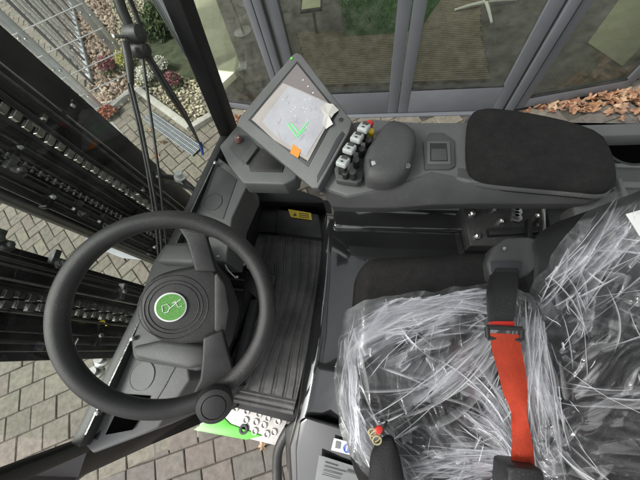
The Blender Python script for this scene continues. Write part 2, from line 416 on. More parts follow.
dA, dB = P(148, 116, GZ + .004), P(198, 152, GZ + .004); dd = (dB - dA); s_, u_ = frame_of(dd)
bar('channel', dA, dB, .13, .02, mat('drain_dark', (.03, .03, .03), .8), dr)
bm = bmesh.new()
for k in range(46):
    c = dA + dd * (k + .5) / 46 + Vector((0, 0, .012)); addbar(bm, c - s_ * .06, c + s_ * .06, .006, .006)
for sgn in (-1, -.33, .33, 1): addbar(bm, dA + s_ * .062 * sgn + Vector((0, 0, .012)), dB + s_ * .062 * sgn + Vector((0, 0, .012)), .006, .008)
bm_obj('grille', bm, galv, dr)
pl_ = prism('steel_plate', [(88, 232), (110, 231), (160, 249), (160, 262), (122, 258), (84, 243)], GZ + .02, .012, mat('grey_sheet', (.17, .18, .19), .5, .2, var=.15), base=P(120, 246, GZ))
tag(pl_, 'flat light grey steel plate lying on the paving between the masts', 'steel plate')

# ---------------------------------------------------------------- flowers
def plant(px, py, kind, r, h, n, label, cat='plant', leafy=.012):
    c = P(px, py, GZ); root = empty('flowering_plant' if kind != 'green' else 'standin_shrub', c, label, cat)
    bm = bmesh.new()
    for k in range(14):
        a = random.uniform(0, 6.28); q = c + Vector((math.cos(a), math.sin(a), 0)) * r * random.uniform(.3, .8) + Vector((0, 0, h * random.uniform(.5, .9)))
        addtube(bm, [c, (c + q) / 2 + Vector((0, 0, .02)), q], [.004, .003, .002], seg=5)
    bm_obj('stem', bm, twig, root)
    for nm, mm, cnt, lo in (('foliage', flowm['green'], n, .0), ('bloom', flowm[kind], n * 2, .45)):
        if kind == 'green' and nm == 'bloom': continue
        bm = bmesh.new(); vals = []
        for k in range(cnt):
            while True:
                q = Vector((random.uniform(-1, 1), random.uniform(-1, 1), random.uniform(lo, 1)))
                if q.length < 1 + .15 * noise.noise(q * 3 + c): break
            p = c + Vector((q.x * r, q.y * r, q.z * h))
            R = Matrix.Rotation(random.uniform(0, 6.3), 3, Vector((random.uniform(-1, 1), random.uniform(-1, 1), random.random())))
            L = leafy * random.uniform(.8, 1.8)
            vs = [bm.verts.new(p + R @ Vector(v)) for v in ((0, -L, 0), (L * .5, 0, L * .2), (0, L, 0), (-L * .5, 0, L * .2))]
            bm.faces.new(vs); vals.append(random.random())
        o = bm_obj(nm, bm, mm, root, 0, rnd=1); setrnd(o, vals)
plant(113, 71, 'pink', .13, .18, 320, 'pink heather plant beside the gravel, left of the yellow blooms')
plant(131, 67, 'yellow', .13, .2, 320, 'pale yellow flowering plant in the gravel bed behind the wiper arms')
plant(152, 82, 'white', .14, .18, 320, 'low creamy white flowering plant in the pale gravel')
plant(166, 72, 'white', .12, .18, 260, 'bushy white flowering plant next to the pink heather at the pillar')
plant(177, 86, 'pink', .11, .16, 300, 'pink heather plant in the pale gravel close to the black cab pillar')
plant(110, 116, 'red', .12, .1, 220, 'small reddish leafed plant at the corner of the kerb')
plant(163, 32, 'green', .25, .3, 600, 'yellowish green shrub on the mossy soil behind the flowers, standing in for a glass reflection', 'standin_shrub', .03)
plant(186, 28, 'green', .22, .3, 500, 'dark green shrub half hidden behind the cab pillar, standing in for a glass reflection', 'standin_shrub', .03)  # both green plants made up to give the reflection its tone

# ---------------------------------------------------------------- galvanised fence
FLp = P(105, 110, GZ); FRp = Vector((-2.36, 2.93, GZ))
fen = empty('mesh_fence', FLp, 'galvanised mesh fence with flat posts and thin cross wires over the gravel', 'fence')
n_ = (FRp - FLp); n_.z = 0; ax = n_.normalized(); no = Vector((-ax.y, ax.x, 0))
for k, (pp, wd) in enumerate(((FLp, .05), (FLp - Vector((.09, -.03, 0)), .05), (P(118, 55, GZ), .07), (P(127, 58, GZ), .05))):
    bar('fence_post', pp, pp + Vector((0, 0, 2.2)), wd, .03, galv, fen, upv=no)
    for z in (.2, .5, .8, 1.1, 1.4, 1.7): lathe('bolt', pp + Vector((0.0, -.02, z)), (.5, -1, 0), [(.012, 0), (.012, .006), (.006, .012)], steel, fen, 8)
bm = bmesh.new()
for kk in (1.9, 1.72, 1.52, 1.3, 1.1, .9, .7, .5):
    z = CAMH - kk
    a = FLp.copy(); a.z = z; b = Vector((-2.30, 2.86, z)); e = a - (b - a) * 1.2
    addtube(bm, [e, b], .006, seg=6)
bm_obj('cross_wire', bm, steel, fen)
# slatted panel left of the fence
sp = empty('louvred_panel', P(93, 84, GZ), 'galvanised panel of narrow upright slats beside the mesh fence', 'metal panel')
A0, A1 = P(93, 84, GZ), P(52, -75, GZ)
for k in range(40):
    p = A0 + (A1 - A0) * k / 39
    bar('slat', p, p + Vector((0, 0, 1.9)), .045, .02, galv if k % 3 else slate, sp, upv=Vector((.9, .5, 0)), bev=0)
bar('bottom_rail', A0 + Vector((0, 0, .03)), A1 + Vector((0, 0, .03)), .05, .05, galv, sp)
lo = prism('concrete_edging', [(-60, 90), (60, 92), (108, 116), (150, 165), (120, 190), (-60, 140)], GZ + .004, .04, slab); tag(lo, kind='structure')

# ---------------------------------------------------------------- glazed storefront
store = empty('glass_storefront', FB[3], 'glazed shopfront with slate grey door and window frames', 'storefront')
Zt = GZ + 2.5
def rail(parent, A, B, z0, z1, th, m=slate, name='frame_rail'):
    c0 = Vector((A.x, A.y, (z0 + z1) / 2)); c1 = Vector((B.x, B.y, (z0 + z1) / 2)); return bar(name, c0, c1, th, z1 - z0, m, parent)
def post(parent, p, wd, th, dirv, name='frame_post', z0=GZ, z1=Zt):
    return bar(name, Vector((p.x, p.y, z0)), Vector((p.x, p.y, z1)), wd, th, slate, parent, upv=Vector((-dirv.y, dirv.x, 0)))
def bay(A, B, kind, name, lab=None, z0=GZ + .02, bottom=.22, st=.085, handle=False):
    d = (B - A); d.z = 0; L = d.length; d.normalize(); A = Vector((A.x, A.y, 0)); B = Vector((B.x, B.y, 0))
    bm = bmesh.new(); nn = Vector((-d.y, d.x, 0))
    for p in (A + d * st / 2, B - d * st / 2):
        addbar(bm, Vector((p.x, p.y, z0)), Vector((p.x, p.y, Zt - .05)), st, .05, nn)
    for (za, zb) in ((z0, z0 + bottom), (Zt - .15, Zt - .05)):
        addbar(bm, Vector(((A + d * st).x, (A + d * st).y, (za + zb) / 2)), Vector(((B - d * st).x, (B - d * st).y, (za + zb) / 2)), .05, zb - za)
    fr = bm_obj(name, bm, slate, store, bev=.003)
    if lab: fr['label'] = lab
    a = A + d * st; b = B - d * st
    bm = bmesh.new(); addbar(bm, Vector((a.x, a.y, (z0 + bottom + Zt - .15) / 2)), Vector((b.x, b.y, (z0 + bottom + Zt - .15) / 2)), .012, Zt - .15 - z0 - bottom)
    bm_obj('glass_pane', bm, doorglass, fr)
    bm = bmesh.new()
    for (p, q) in ((Vector((a.x, a.y, z0 + bottom)), Vector((b.x, b.y, z0 + bottom))),): addbar(bm, p - nn * .018 + Vector((0, 0, .005)), q - nn * .018 + Vector((0, 0, .005)), .012, .014)
    bm_obj('glazing_bead', bm, blackpl, fr)
    if handle:
        hp = (B - d * st * .5) if handle > 0 else (A + d * st * .5)
        tube('handle', [hp - nn * .05 + Vector((0, 0, GZ + 1.0)), hp - nn * .05 + Vector((0, 0, GZ + 1.3))], .012, steel, fr)
    return fr
e1 = P(298, 115, GZ); e2 = P(501, 109.5, GZ); mid = P(397, 112.5, GZ)
dv = (e2 - e1).normalized()
post(store, e1 - dv * .05, .06, .09, dv); post(store, e2 + dv * .05, .06, .09, dv)
bay(e1, mid - dv * .004, 'door', 'door', handle=1); bay(mid + dv * .004, e2, 'door', 'door', handle=-1)
bay(FB[1], e1 - dv * .09, 'win', 'side_window', bottom=.07, st=.06)
bay(FB[0], FB[1], 'win', 'side_window', bottom=.07, st=.05)
bay(e2 + dv * .09, FB[4], 'win', 'side_window', bottom=.09, st=.07)
bay(FB[4] + (FB[5] - FB[4]) * .03, FB[5] + (FB[5] - FB[4]) * 2, 'win', 'side_window', bottom=.07, st=.07)
rail(store, FB[0] - Vector((.5, 0, 0)), FB[5] + Vector((.8, .1, 0)), Zt + .55, Zt + .6, .06)
prismv('threshold', [e1 + Vector((0, -.06, .012)), e2 + Vector((0, -.06, .012)), e2 + Vector((0, .06, .012)), e1 + Vector((0, .06, .012))], (0, 0, -.03), slate, store)
roof = [Vector((x, y, Zt + .05)) for x, y in bldpoly]; prismv('roof', roof, (0, 0, .02), roofglass, store, 0)  # unseen roof, made clear glass so daylight brightens the interior
mesh_obj('back_wall', [(-4, 8.9, GZ), (5.5, 8.9, GZ), (5.5, 8.9, Zt), (-4, 8.9, Zt)], [(0, 1, 2, 3)], wallm, store)
fl = mesh_obj('floor', [(x, y, GZ - .004) for x, y in bldpoly], [tuple(range(len(bldpoly)))], darkfloor); tag(fl, kind='structure')
# doormat with ribs
mp = [P(*q, GZ) for q in ((296, 34), (418, 28), (445, -30), (482, -30), (481, 30), (491, 81), (312, 87))]
dm = empty('doormat', mp[5], 'large ribbed brown doormat on the floor behind the glass doors', 'doormat')
mz = [Vector((p.x, p.y, GZ + .004)) for p in mp]
prismv('mat_base', mz, (0, 0, -.004), matm2, dm, 0)
bm = bmesh.new(); ppoly = [(p.x, p.y) for p in mp]
dx = (mp[5] - mp[6]).normalized()
y0 = min(p.y for p in mp); 
for k in range(100):
    yy = y0 + .01 + k * .028; run = None; x = min(p.x for p in mp)
    while x < max(p.x for p in mp) + .05:
        q = (x, yy + (x - mp[6].x) * dx.y / dx.x)
        isin = inside(q, ppoly)
        if isin and run is None: run = q
        if not isin and run is not None:
            addbar(bm, (run[0], run[1], GZ + .009), (q[0] - .02, q[1] - .02 * dx.y, GZ + .009), .017, .01); run = None
        x += .02
bm_obj('rib', bm, matm, dm)
# artificial turf, with blades
tp = [P(*q, GZ + .02) for q in ((344, 36), (388, 33), (418, 30), (440, 0), (446, -40), (336, -40))]
tf = empty('turf_mat', tp[1], 'bright green artificial turf mat behind the ribbed doormat', 'turf mat')
prismv('turf_base', tp, (0, 0, -.012), turfm, tf, 0)
bm = bmesh.new(); tpoly = [(p.x, p.y) for p in tp]; vals = []
for _ in range(9000):
    q = (random.uniform(min(p.x for p in tp), max(p.x for p in tp)), random.uniform(tp[1].y - .2, tp[5].y))
    if not inside(q, tpoly): continue
    a = random.uniform(0, 3.14); e = Vector((math.cos(a), math.sin(a), 0)) * .006; t0 = Vector((q[0], q[1], GZ + .02))
    lean = Vector((random.uniform(-.015, .015), random.uniform(-.015, .015), random.uniform(.015, .03)))
    bm.faces.new([bm.verts.new(t0 - e), bm.verts.new(t0 + e), bm.verts.new(t0 + lean)]); vals.append(random.random())
bl = bm_obj('turf_blades', bm, attrmat('turf_blade', [(.03, .12, .02), (.07, .24, .05), (.04, .16, .04)], .6, .1), tf, 0, rnd=1); setrnd(bl, vals); bl['kind'] = 'stuff'
# cream columns inside
def column(px, label):
    ps = [P(*q, GZ) for q in px]; b = ps[0].copy()
    o = prismv('column', [Vector((p.x, p.y, Zt)) for p in ps], (0, 0, -(Zt - GZ)), cream, None, .01, base=b); tag(o, label, 'column')
bq = [P(*q, GZ + .42) for q in ((217, 88), (241, 66), (214, -6), (192, -6))]
bo = prismv('cuboid', bq, (0, 0, -.06), cream, None, .008, base=P(230, 70, GZ)); tag(bo, 'long cream bench top seen through the left window', 'cuboid')  # raised cream slab without legs
for a, b in ((219, 78), (234, 66), (205, 20), (215, 16)):
    q = P(a, b, GZ + .36); bar('leg', (q.x, q.y, GZ), (q.x, q.y, GZ + .36), .04, .04, cream, bo) if False else None
column([(587, 43), (622, 67), (652, 58), (618, 30)], 'square cream column standing behind the right angled window')
# stool base and stand
st = empty('stool', P(487, 1, GZ), 'stool with a white four armed star foot behind the right glass door', 'stool')
bm = bmesh.new(); c = P(485, 5, GZ + .03)
for a in (0.0, 1.57, 3.14, 4.71):
    e = Vector((math.cos(a), math.sin(a) * 1, 0))
    addtube(bm, [c + Vector((0, 0, .03)), c + e * .15 + Vector((0, 0, .02)), c + e * .30], [.018, .015, .011], seg=8)
bm_obj('foot', bm, white, st); tube('column', [c, c + Vector((0, 0, .45))], .02, steel, st)
lathe('seat', c + Vector((0, 0, .45)), (0, 0, 1), [(.17, 0), (.18, .02), (.17, .05), (.05, .06)], white, st)
st2 = empty('chrome_stand', P(243, 33, GZ), 'slim chrome post on a round foot behind the left window', 'stand')
c = P(243, 32, GZ); lathe('foot', c, (0, 0, 1), [(.11, 0), (.11, .01), (.03, .03)], steel, st2); tube('pole', [c, c + Vector((0, 0, 1.1))], .014, steel, st2)
sg = empty('display_board', P(318, 10, GZ), 'small white framed notice board with yellow lettering inside the left door', 'notice board')
q = [P(a, b, GZ + .35) for a, b in ((300, 12), (302, -14), (322, -16), (322, 9))]
prismv('frame', q, (0, 0, -.02), blackpl, sg)
c_ = sum(q, Vector()) / 4
prismv('sheet', [c_ + (p - c_) * .86 + Vector((0, 0, .004)) for p in q], (0, 0, -.003), mat('cream_sheet', (.6, .6, .42), .6), sg)
bar('support', c_ + Vector((0, 0, -.02)), c_ + Vector((0, 0, -.35)), .03, .03, blackpl, sg)
def text(name, s, size, c, xd, nd, m, parent):
    cu = bpy.data.curves.new(name, 'FONT'); cu.body = s; cu.size = size; cu.align_x = 'CENTER'; cu.align_y = 'CENTER'; cu.extrude = .0004
    to = bpy.data.objects.new('tmp', cu); me = bpy.data.meshes.new_from_object(to); bpy.data.objects.remove(to)
    xd = Vector(xd).normalized(); nd = Vector(nd).normalized(); yd = nd.cross(xd)
    R = Matrix((xd, yd, nd)).transposed().to_4x4(); R.translation = Vector(c); me.transform(R); me.materials.clear(); me.materials.append(m)
    o = bpy.data.objects.new(name, me); link(o, parent); return o
text('lettering', '178', .12, c_ + Vector((0, 0, .008)), (1, -.05, 0), (0, 0, 1), mat('yellow_ink', (.75, .62, .08), .5), sg)

# ---------------------------------------------------------------- fallen leaves
LEAF = []
for k in range(5):
    bm = bmesh.new(); n = 18; pts = []
    for i in range(n):
        a = 2 * math.pi * i / n
        r = .036 * (1 + .38 * math.cos(5 * a) + .1 * random.uniform(-1, 1)) * (1.15 if abs(a - math.pi) > 1 else .8)
        pts.append(Vector((math.cos(a) * r, math.sin(a) * r, .012 * math.cos(2 * a + k) + .008 * random.random() + (.02 * (r / .04) ** 2 if k % 2 else 0))))
    cvt = bm.verts.new((0, 0, .004)); vs = [bm.verts.new(p) for p in pts]
    for i in range(n): bm.faces.new([cvt, vs[i], vs[(i + 1) % n]])
    s = bm.verts.new((-.055, .004, .01)); s2 = bm.verts.new((-.055, .008, .01)); bm.faces.new([vs[n // 2], s, s2])
    me = bpy.data.meshes.new('leaf'); bm.to_mesh(me); bm.free(); me.materials.append(leafm)
    a = me.attributes.new('rnd', 'FLOAT', 'FACE'); a.data.foreach_set('value', [k / 4] * len(me.polygons)); LEAF.append(me)
def leaf(px, py, label, group, sc=1.0, z=0):
    o = bpy.data.objects.new('fallen_leaf', random.choice(LEAF)); p = P(px, py, GZ)
    o.location = (p.x, p.y, GZ + .006 + z); o.rotation_euler = (random.uniform(-.35, .35), random.uniform(-.35, .35), random.uniform(0, 6.28))
    s = sc * random.uniform(.6, 1.15); o.scale = (s, s, s); COL.objects.link(o); tag(o, label, 'leaf', group)
for k in range(92):
    t = random.random() ** .55; x = 512 + 128 * t + random.uniform(-4, 12)
    base = 108.5 - 21 * (x - 508) / 115 if x < 623 else 90
    y = base + 3 + abs(random.gauss(0, 3.0 + 9 * t)); 
    if y > 124: continue
    leaf(x, y, 'dry orange brown leaf in the drift along the right window', 'fallen leaves drifted along the right window', .9, random.uniform(0, .03) * t)
for k in range(26):
    leaf(random.uniform(215, 290), random.uniform(112, 124), 'dry reddish leaf below the left window by the doors', 'fallen leaves below the left window', .9)
for x, y, l in ((77, 228, 'single orange leaf on the paving between the two masts'), (164, 143, 'pale brown leaf beside the drain grate'),
                (157, 156, 'small orange leaf on the paving near the wiper rods'), (150, 132, 'curled leaf just left of the drain grate'), (182, 118, 'yellowish leaf at the gravel kerb'),
                (103, 122, 'orange leaf against the kerb corner by the mast'), (262, 446, 'red leaf on the paving just below the cab step')):
    leaf(x, y, l, None, .85)

# ================================================================ FORKLIFT
fk = empty('forklift', (.1, .2, GZ), 'black forklift seen down into its open cab with seat, steering wheel and double mast', 'forklift')

# ---- mast: uprights, rails, chains, thin steel strips as painted glints
mast = bpy.data
def az(py):
    d = ray(0, py); return -d.y / d.x     # y per unit of forward distance
chainm = mat('chain_steel', (.34, .34, .32), .32, 1., bump=.4, bscale=300, var=.4, vscale=40)
def chain(px0, x, tilt, m, parent, rows=3, pitch=.032, lw=.0055, z0=GZ + .1, z1=1.12):
    bm = bmesh.new(); n = int((z1 - z0) / pitch); y = az(px0) * abs(x)
    for i in range(n):
        z = z0 + i * pitch
        for r in range(rows):
            off = (r - (rows - 1) / 2) * (lw + .010) + (.003 if i % 2 else -.003)
            addbox(bm, (x, y + off, z), .018, lw, pitch * .62)
        addbox(bm, (x + .001, y, z), .007, rows * .016 + .006, .007)
    return bm_obj('chain', bm, m, parent, bev=.0015, seg=1)
def upright(parts, name='mast_upright'):
    """parts: (x, py0, py1, depth, material)"""
    main = None
    for nm, x, pa, pb, dp, m, z0 in parts:
        ya, yb = az(pa) * abs(x), az(pb) * abs(x); bm = bmesh.new()
        addbox(bm, (x - dp / 2, (ya + yb) / 2, (z0 + 1.15) / 2), dp, abs(ya - yb), 1.15 - z0)
        o = bm_obj(nm, bm, m, main or fk, bev=.004)
        if main is None: main = o
    return main
zb = GZ + .06
m1 = upright([('mast_upright', -1.30, 24, 80, .05, mastpaint, zb), ('channel_web', -1.22, 27, 36, .10, mastpaint, zb), ('channel_flange', -1.10, 30, 62, .035, mastpaint, zb),
              ('rail_edge_glint', -1.078, 61, 62.3, .008, steel, zb), ('channel_web', -1.22, 80, 92, .12, mastpaint, zb),  # narrow steel edge draws the white highlight along the channel
              ('backing_plate', -1.20, 88, 132, .012, mastpaint, zb), ('channel_flange', -1.08, 126, 140, .06, mastpaint, zb), ('guide_rail_glint', -1.03, 141, 147, .02, greasy, zb),
              ('channel_flange', -1.05, 147, 158, .07, mastpaint, zb), ('guide_rail_glint', -1.0, 159, 160.5, .008, steel, zb), ('channel_web', -1.04, 162, 174, .12, mastpaint, zb),
              ('guide_rail_glint', -.985, 174.8, 176, .01, steel, zb), ('guide_rail_glint', -1.01, 149, 150, .008, steel, zb), ('guide_rail_glint', -.95, 185, 185.8, .008, steel, zb), ('channel_flange', -1.0, 177, 190, .09, mastpaint, zb)])  # narrow bright steel strips stand in for highlights on the black mast
chain(106, -1.10, 0, chainm, m1, 1, .036, .034)
chain(152, -.985, 0, chainm, m1, 1, .022, .006)  # thin links standing in for fine dashed highlights
m2 = upright([('mast_upright', -1.25, 243, 252, .12, mastpaint, zb), ('channel_flange', -1.10, 250, 262, .08, mastpaint, zb), ('guide_rail_glint', -1.03, 262, 264.5, .012, greasy, zb),
              ('channel_web', -1.10, 264, 277, .06, mastpaint, zb), ('guide_rail_glint', -1.02, 276, 279, .012, steel, zb), ('backing_plate', -1.20, 278, 322, .012, mastpaint, zb),
              ('channel_flange', -1.06, 316, 330, .08, mastpaint, zb), ('guide_rail_glint', -1.0, 330, 332, .01, greasy, zb), ('channel_flange', -1.06, 332, 362, .05, mastpaint, zb),
              ('rail_edge_glint', -1.0, 350, 352, .01, greasy, zb)])
chain(292, -1.10, 0, chainm, m2, 1, .034, .024); chain(303, -1.09, 0, chainm, m2, 1, .034, .024)
# bolts, brackets and hoses on the masts
for mm, lst in ((m1, [(24, 172), (88, 214), (112, 226)]), (m2, [(2, 240), (12, 246), (66, 264), (134, 352)])):
    for k, (a, b) in enumerate(lst):
        n = Vector((1, 0, 0)); c = onplane(a, b, Vector((-.955 if mm is m1 else -.99, 0, 0)), n)
        bm = bmesh.new(); addlathe(bm, c - n * .03, (1, .2, .1), [(.022, 0), (.022, .012), (.012, .014), (.012, .03), (.008, .033)], 6)
        addbox(bm, c + Vector((-.03, .02, .02)), .02, .05, .02); bm_obj('bracket', bm, greasy, mm, bev=.003)
for k in range(3):
    x = -.99; tube('hose', smoothpath([(x - .02 * k, az(118 + 6 * k) * 1.0, 1.1), (x - .02 * k, az(119 + 6 * k), .6), (x, az(122 + 5 * k) * .98, 0), (-.96, az(135 + 5 * k), -.45), (-.9, .55, -.7)]), .009, blackpl, m1)
for k, (pa, xx, mm) in enumerate(((96, -1.0, m1), (118, -1.02, m1), (135, -.99, m1), (168, -.95, m1), (183, -.94, m1), (72, -1.03, m1), (256, -1.01, m2), (285, -1.03, m2), (312, -1.0, m2), (340, -1.0, m2))):
    random.seed(40 + k); pts = [(xx + random.uniform(-.012, .012), az(pa + random.uniform(-2, 2)) * abs(xx), z) for z in (1.1, .9, .7, .4, .15, -.1, -.35, -.6, -.75)]
    tube('hose', smoothpath(pts, 6), random.choice((.005, .007, .010)), (blackpl, mastpaint, greasy)[k % 3], mm, seg=8)
for k, (pa, pb, xx, mm) in enumerate(((40, 60, -1.04, m1), (84, 100, -1.05, m1), (128, 150, -.99, m1), (160, 188, -.95, m1), (250, 275, -1.0, m2), (315, 345, -1.0, m2))):
    for z in (.50, .05, -.40):
        z += .05 * (k % 3); ya, yb = az(pa) * abs(xx), az(pb) * abs(xx); bar('clamp', (xx, ya, z), (xx, yb, z), .03, .016, (mastpaint, greasy, mastpaint)[k % 3], mm, bev=.002)
        lathe('clamp_bolt', (xx + .01, (ya + yb) / 2, z), (1, 0, .3), [(.009, 0), (.009, .01), (.005, .014)], steel, mm, 6)
tube('hydraulic_cylinder', [(-1.14, az(70) * 1.14, zb), (-1.14, az(70) * 1.14, 1.1)], .035, mastpaint, m1, seg=24)
tube('hydraulic_cylinder', [(-1.16, az(343) * 1.16, zb), (-1.16, az(343) * 1.16, 1.1)], .032, mastpaint, m2, seg=24)
bar('mast_crossmember', (-1.08, az(150) * 1.08, -.72), (-1.08, az(350) * 1.08, -.72), .05, .1, mastpaint, fk)
tube('hose', smoothpath([P(152, 172, -.1), P(165, 176, -.05), P(182, 180, 0), P(196, 192, -.02)]), .014, blackpl, fk)
sl2 = prism('warning_label', [(97, 322), (104, 319), (108, 328), (101, 331)], 0, .002, yellowm, m2); 
for (a, b, z) in ((181, 179, .0), (104, 360, -.1), (98, 372, -.1)):
    lathe('tilt_pin', P(a, b, z), (.3, .1, 1), [(.03, 0), (.03, .02), (.018, .022), (.018, .05)], steel if a < 150 else white, fk)
tube('tilt_hose', smoothpath([P(62, 355, -.1), P(75, 376, -.08), P(95, 388, -.05), P(118, 392, 0)]), .02, blackpl, fk)

# ---- cab lower structure: front wall under the windscreen, floor, sill
WR = P(224, 138, .40); WL = P(79, 442, .45); WT = P(163, 0, .76)
def W(t, dz=0, out=0):  # along the windscreen base
    return WR + (WL - WR) * t + Vector((0, 0, dz)) + gn * out
gn = (WT - WR).cross(WL - WR).normalized()
if gn.x > 0: gn = -gn
gu = (WT - WR); gu = gu / gu.z
prismv('front_wall', [W(-.02, -.03), W(1.0, -.03), W(1.0, -.03, -.02), W(-.02, -.03, -.02)], (.05, 0, -.75), blackpaint, fk, .002)
floor = prism('cab_floor', [(195, 200), (330, 200), (335, 240), (300, 425), (225, 405), (150, 430)], -.03, .03, blackpaint, fk)
sill = prism('door_sill', [(-60, 560, .4), (-60, 500, .4), (20, 474, .4), (70, 452, .38), (88, 449, .37), (150, 430, .2), (198, 412, .02), (240, 396, .0), (236, 408, -.02), (200, 424, 0), (150, 445, .15), (78, 478, .34), (20, 520, .4)], 0, .025, mat('sill_dark', (.014, .012, .011), .35, var=.2, dust=.3), fk, .004)
# windscreen
glass = mesh_obj('windscreen', [W(0), W(1), W(1) + gu * 1.15, W(0) + gu * 1.15], [(0, 1, 2, 3)], cabglass, fk, 0)
bm = bmesh.new(); addbar(bm, W(-.01, -.012, .004), W(1.01, -.012, .004), .03, .03, gn)
ws = bm_obj('windscreen_frame', bm, blackpl, fk, bev=.005)
bm = bmesh.new(); addbar(bm, W(.12, .004, -.012), W(.98, .004, -.012), .002, .004, gn); bm_obj('trim_strip', bm, greasy, ws)
for t in (.13, .75, .93): 
    lathe('clip', W(t, .0, -.02), (0, 0, 1), [(.006, 0), (.006, .012), (.003, .014)], steel, ws, 12)
# pillars
A = P(231, 137, .36); B = P(178.5, 0, .76); D_ = (B - A)
rp = bar('front_pillar', A - D_ * .1, A + D_ * 3.2, .062, .055, blackpaint, fk, upv=gn, bev=.012)
for t in (.28, .8, 1.5): lathe('bolt', A + D_ * t + Vector((.012, -.028, 0)), (.5, -1, 0), [(.007, 0), (.007, .003), (.003, .004)], blackpl, rp, 12)
A = P(74, 449, .42); B = P(0, 479, .58); D_ = (B - A)
bar('front_pillar', A - D_ * .3, A + D_ * 6.5, .035, .03, blackpaint, fk, upv=gn, bev=.01)

# overhead guard above the cab, out of view, added to shade it and pattern reflections
rf = bar('overhead_guard', (-.62, .98, 1.52), (1.5, .71, 1.52), .10, .06, blackpaint, fk, bev=.01)
for A_, B_ in (((-.72, -.34, 1.52), (1.4, -.61, 1.52)), ((-.64, 1.0, 1.52), (-.74, -.36, 1.52)), ((1.48, .72, 1.52), (1.38, -.62, 1.52))): bar('roof_beam', A_, B_, .10, .06, blackpaint, rf, bev=.01)
for k in range(5):
    x = -.35 + k * .36; bar('roof_bar', (x + .02, .88, 1.53), (x - .12, -.42, 1.53), .06, .04, blackpaint, rf, bev=.008)
prismv('roof_lining', [(-.66, .98, 1.58), (1.5, .72, 1.58), (1.4, -.62, 1.58), (-.76, -.36, 1.58)], (0, 0, .012), glassmat('roof_tint', (.78, .80, .80), dust=.03), rf, 0)  # tint kept pale so more sky reaches the bonnet
for x, y in ((1.48, .70), (1.38, -.60)): bar('rear_pillar', (x, y, -.2), (x, y, 1.5), .09, .09, blackpaint, fk, bev=.012)
# ---- side consoles below the windscreen
pr = prism('front_panel', [(212, 152), (246, 178), (247, 186), (232, 218), (226, 262), (200, 262), (176, 245), (187, 205)], .40, .12, plastic2, fk, .006, 3)
rec = prism('recess', [(215, 163), (237, 179), (223, 219), (198, 208)], .4025, .004, plastic, pr, .002)
bm = bmesh.new(); c = P(213, 202, .4035); addlathe(bm, c, (0, 0, 1), [(.031, 0), (.031, .0012), (.029, .0014), (.029, .0004), (.0, .0004)], 40); bm_obj('cap', bm, plastic, pr)
prism('slot', [(206, 222), (223, 228), (222, 232), (205, 227)], .4025, .003, blackpl, pr, .001)
pf = prism('front_panel', [(128, 344), (158, 356), (188, 366), (190, 380), (158, 428), (140, 436), (92, 454), (79, 440), (104, 388), (118, 350)], .42, .12, plastic2, fk, .006, 3)
prism('recess', [(136, 352), (178, 362), (164, 388), (150, 410), (118, 402)], .4225, .004, plastic2, pf, .0015)
c = P(142, 376, .4235); bm = bmesh.new(); addlathe(bm, c, (0, 0, 1), [(.034, 0), (.034, .0012), (.032, .0014), (.032, .0004), (.0, .0004)], 40); bm_obj('cap', bm, plastic2, pf)
prism('slot', [(123, 394), (150, 396), (146, 406), (118, 403)], .4255, .003, hole, pf, .001)  # black patch paints the shade of the slot opening
prism('slot', [(116, 412), (138, 420), (132, 430), (105, 435)], .4255, .003, hole, pf, .001)  # shade of the second slot, also a flat black patch
prism('kick_panel', [(176, 368), (206, 366), (222, 392), (205, 408), (150, 432), (160, 425)], .20, .2, plastic, fk, .004)

# ---- column shroud
prism('column_shroud', [(150, 262), (164, 241), (192, 240), (212, 255), (226, 300), (214, 350), (200, 374), (130, 362), (126, 332), (140, 290)], .44, .16, plastic, fk, .018, 4, shrink=.8)
sh = prism('column_shroud', [(131, 346), (160, 340), (205, 345), (206, 364), (188, 369), (134, 358)], .475, .06, plastic, fk, .01, 3)
prism('column_shroud', [(154, 262), (166, 243), (189, 243), (200, 264)], .475, .06, plastic, fk, .012, 3)

# ---- steering wheel
WC = Vector((-.360, .066, .615)); a_, b_ = .5518, -.691
WN = Vector((math.sin(a_) * math.cos(b_), math.sin(a_) * math.sin(b_), math.cos(a_)))
wsx, wsy = frame_of(WN, Vector((0, 1, 0)))
bm = bmesh.new(); n = 128
pth = [WC + (wsx * math.cos(2 * math.pi * k / n) + wsy * math.sin(2 * math.pi * k / n)) * .180 for k in range(n)]
addtube(bm, pth, .0175, True, 20)
wheel = bm_obj('steering_wheel', bm, softgrip, fk, 60)
def wp(px, py, off=0): return onplane(px, py, WC + WN * off, WN)
def wprism(name, px, off, th, m, parent, bev=.004, seg=3): return prismv(name, [wp(a, b, off) for a, b in px], -WN * th, m, parent, bev, seg)
hub = wprism('hub', [(139, 306), (141, 292), (149, 281), (160, 274), (175, 270), (196, 266), (214, 268), (222, 282), (226, 300), (226, 318), (221, 332), (204, 343), (180, 345), (160, 342), (148, 333), (141, 321)], -.012, .05, softgrip, wheel, .009, 4)
bm = bmesh.new()
for rr in (.062, .052, .045):
    c = wp(174, 307, -.0115); addtube(bm, [c + (wsx * math.cos(2 * math.pi * k / 64) + wsy * math.sin(2 * math.pi * k / 64)) * rr for k in range(64)], .0007, True, 6)
bm_obj('hub_ring', bm, blackpl, wheel)
wprism('spoke', [(195, 272), (217, 272), (211, 250), (207, 236), (224, 240), (232, 236), (200, 217), (166, 213), (178, 228), (186, 240), (190, 254)], -.003, .02, softgrip, wheel, .005)
wprism('spoke', [(203, 338), (223, 330), (228, 350), (234, 372), (247, 362), (258, 352), (262, 362), (240, 384), (226, 392), (190, 400), (200, 380), (202, 360)], -.003, .02, softgrip, wheel, .005)
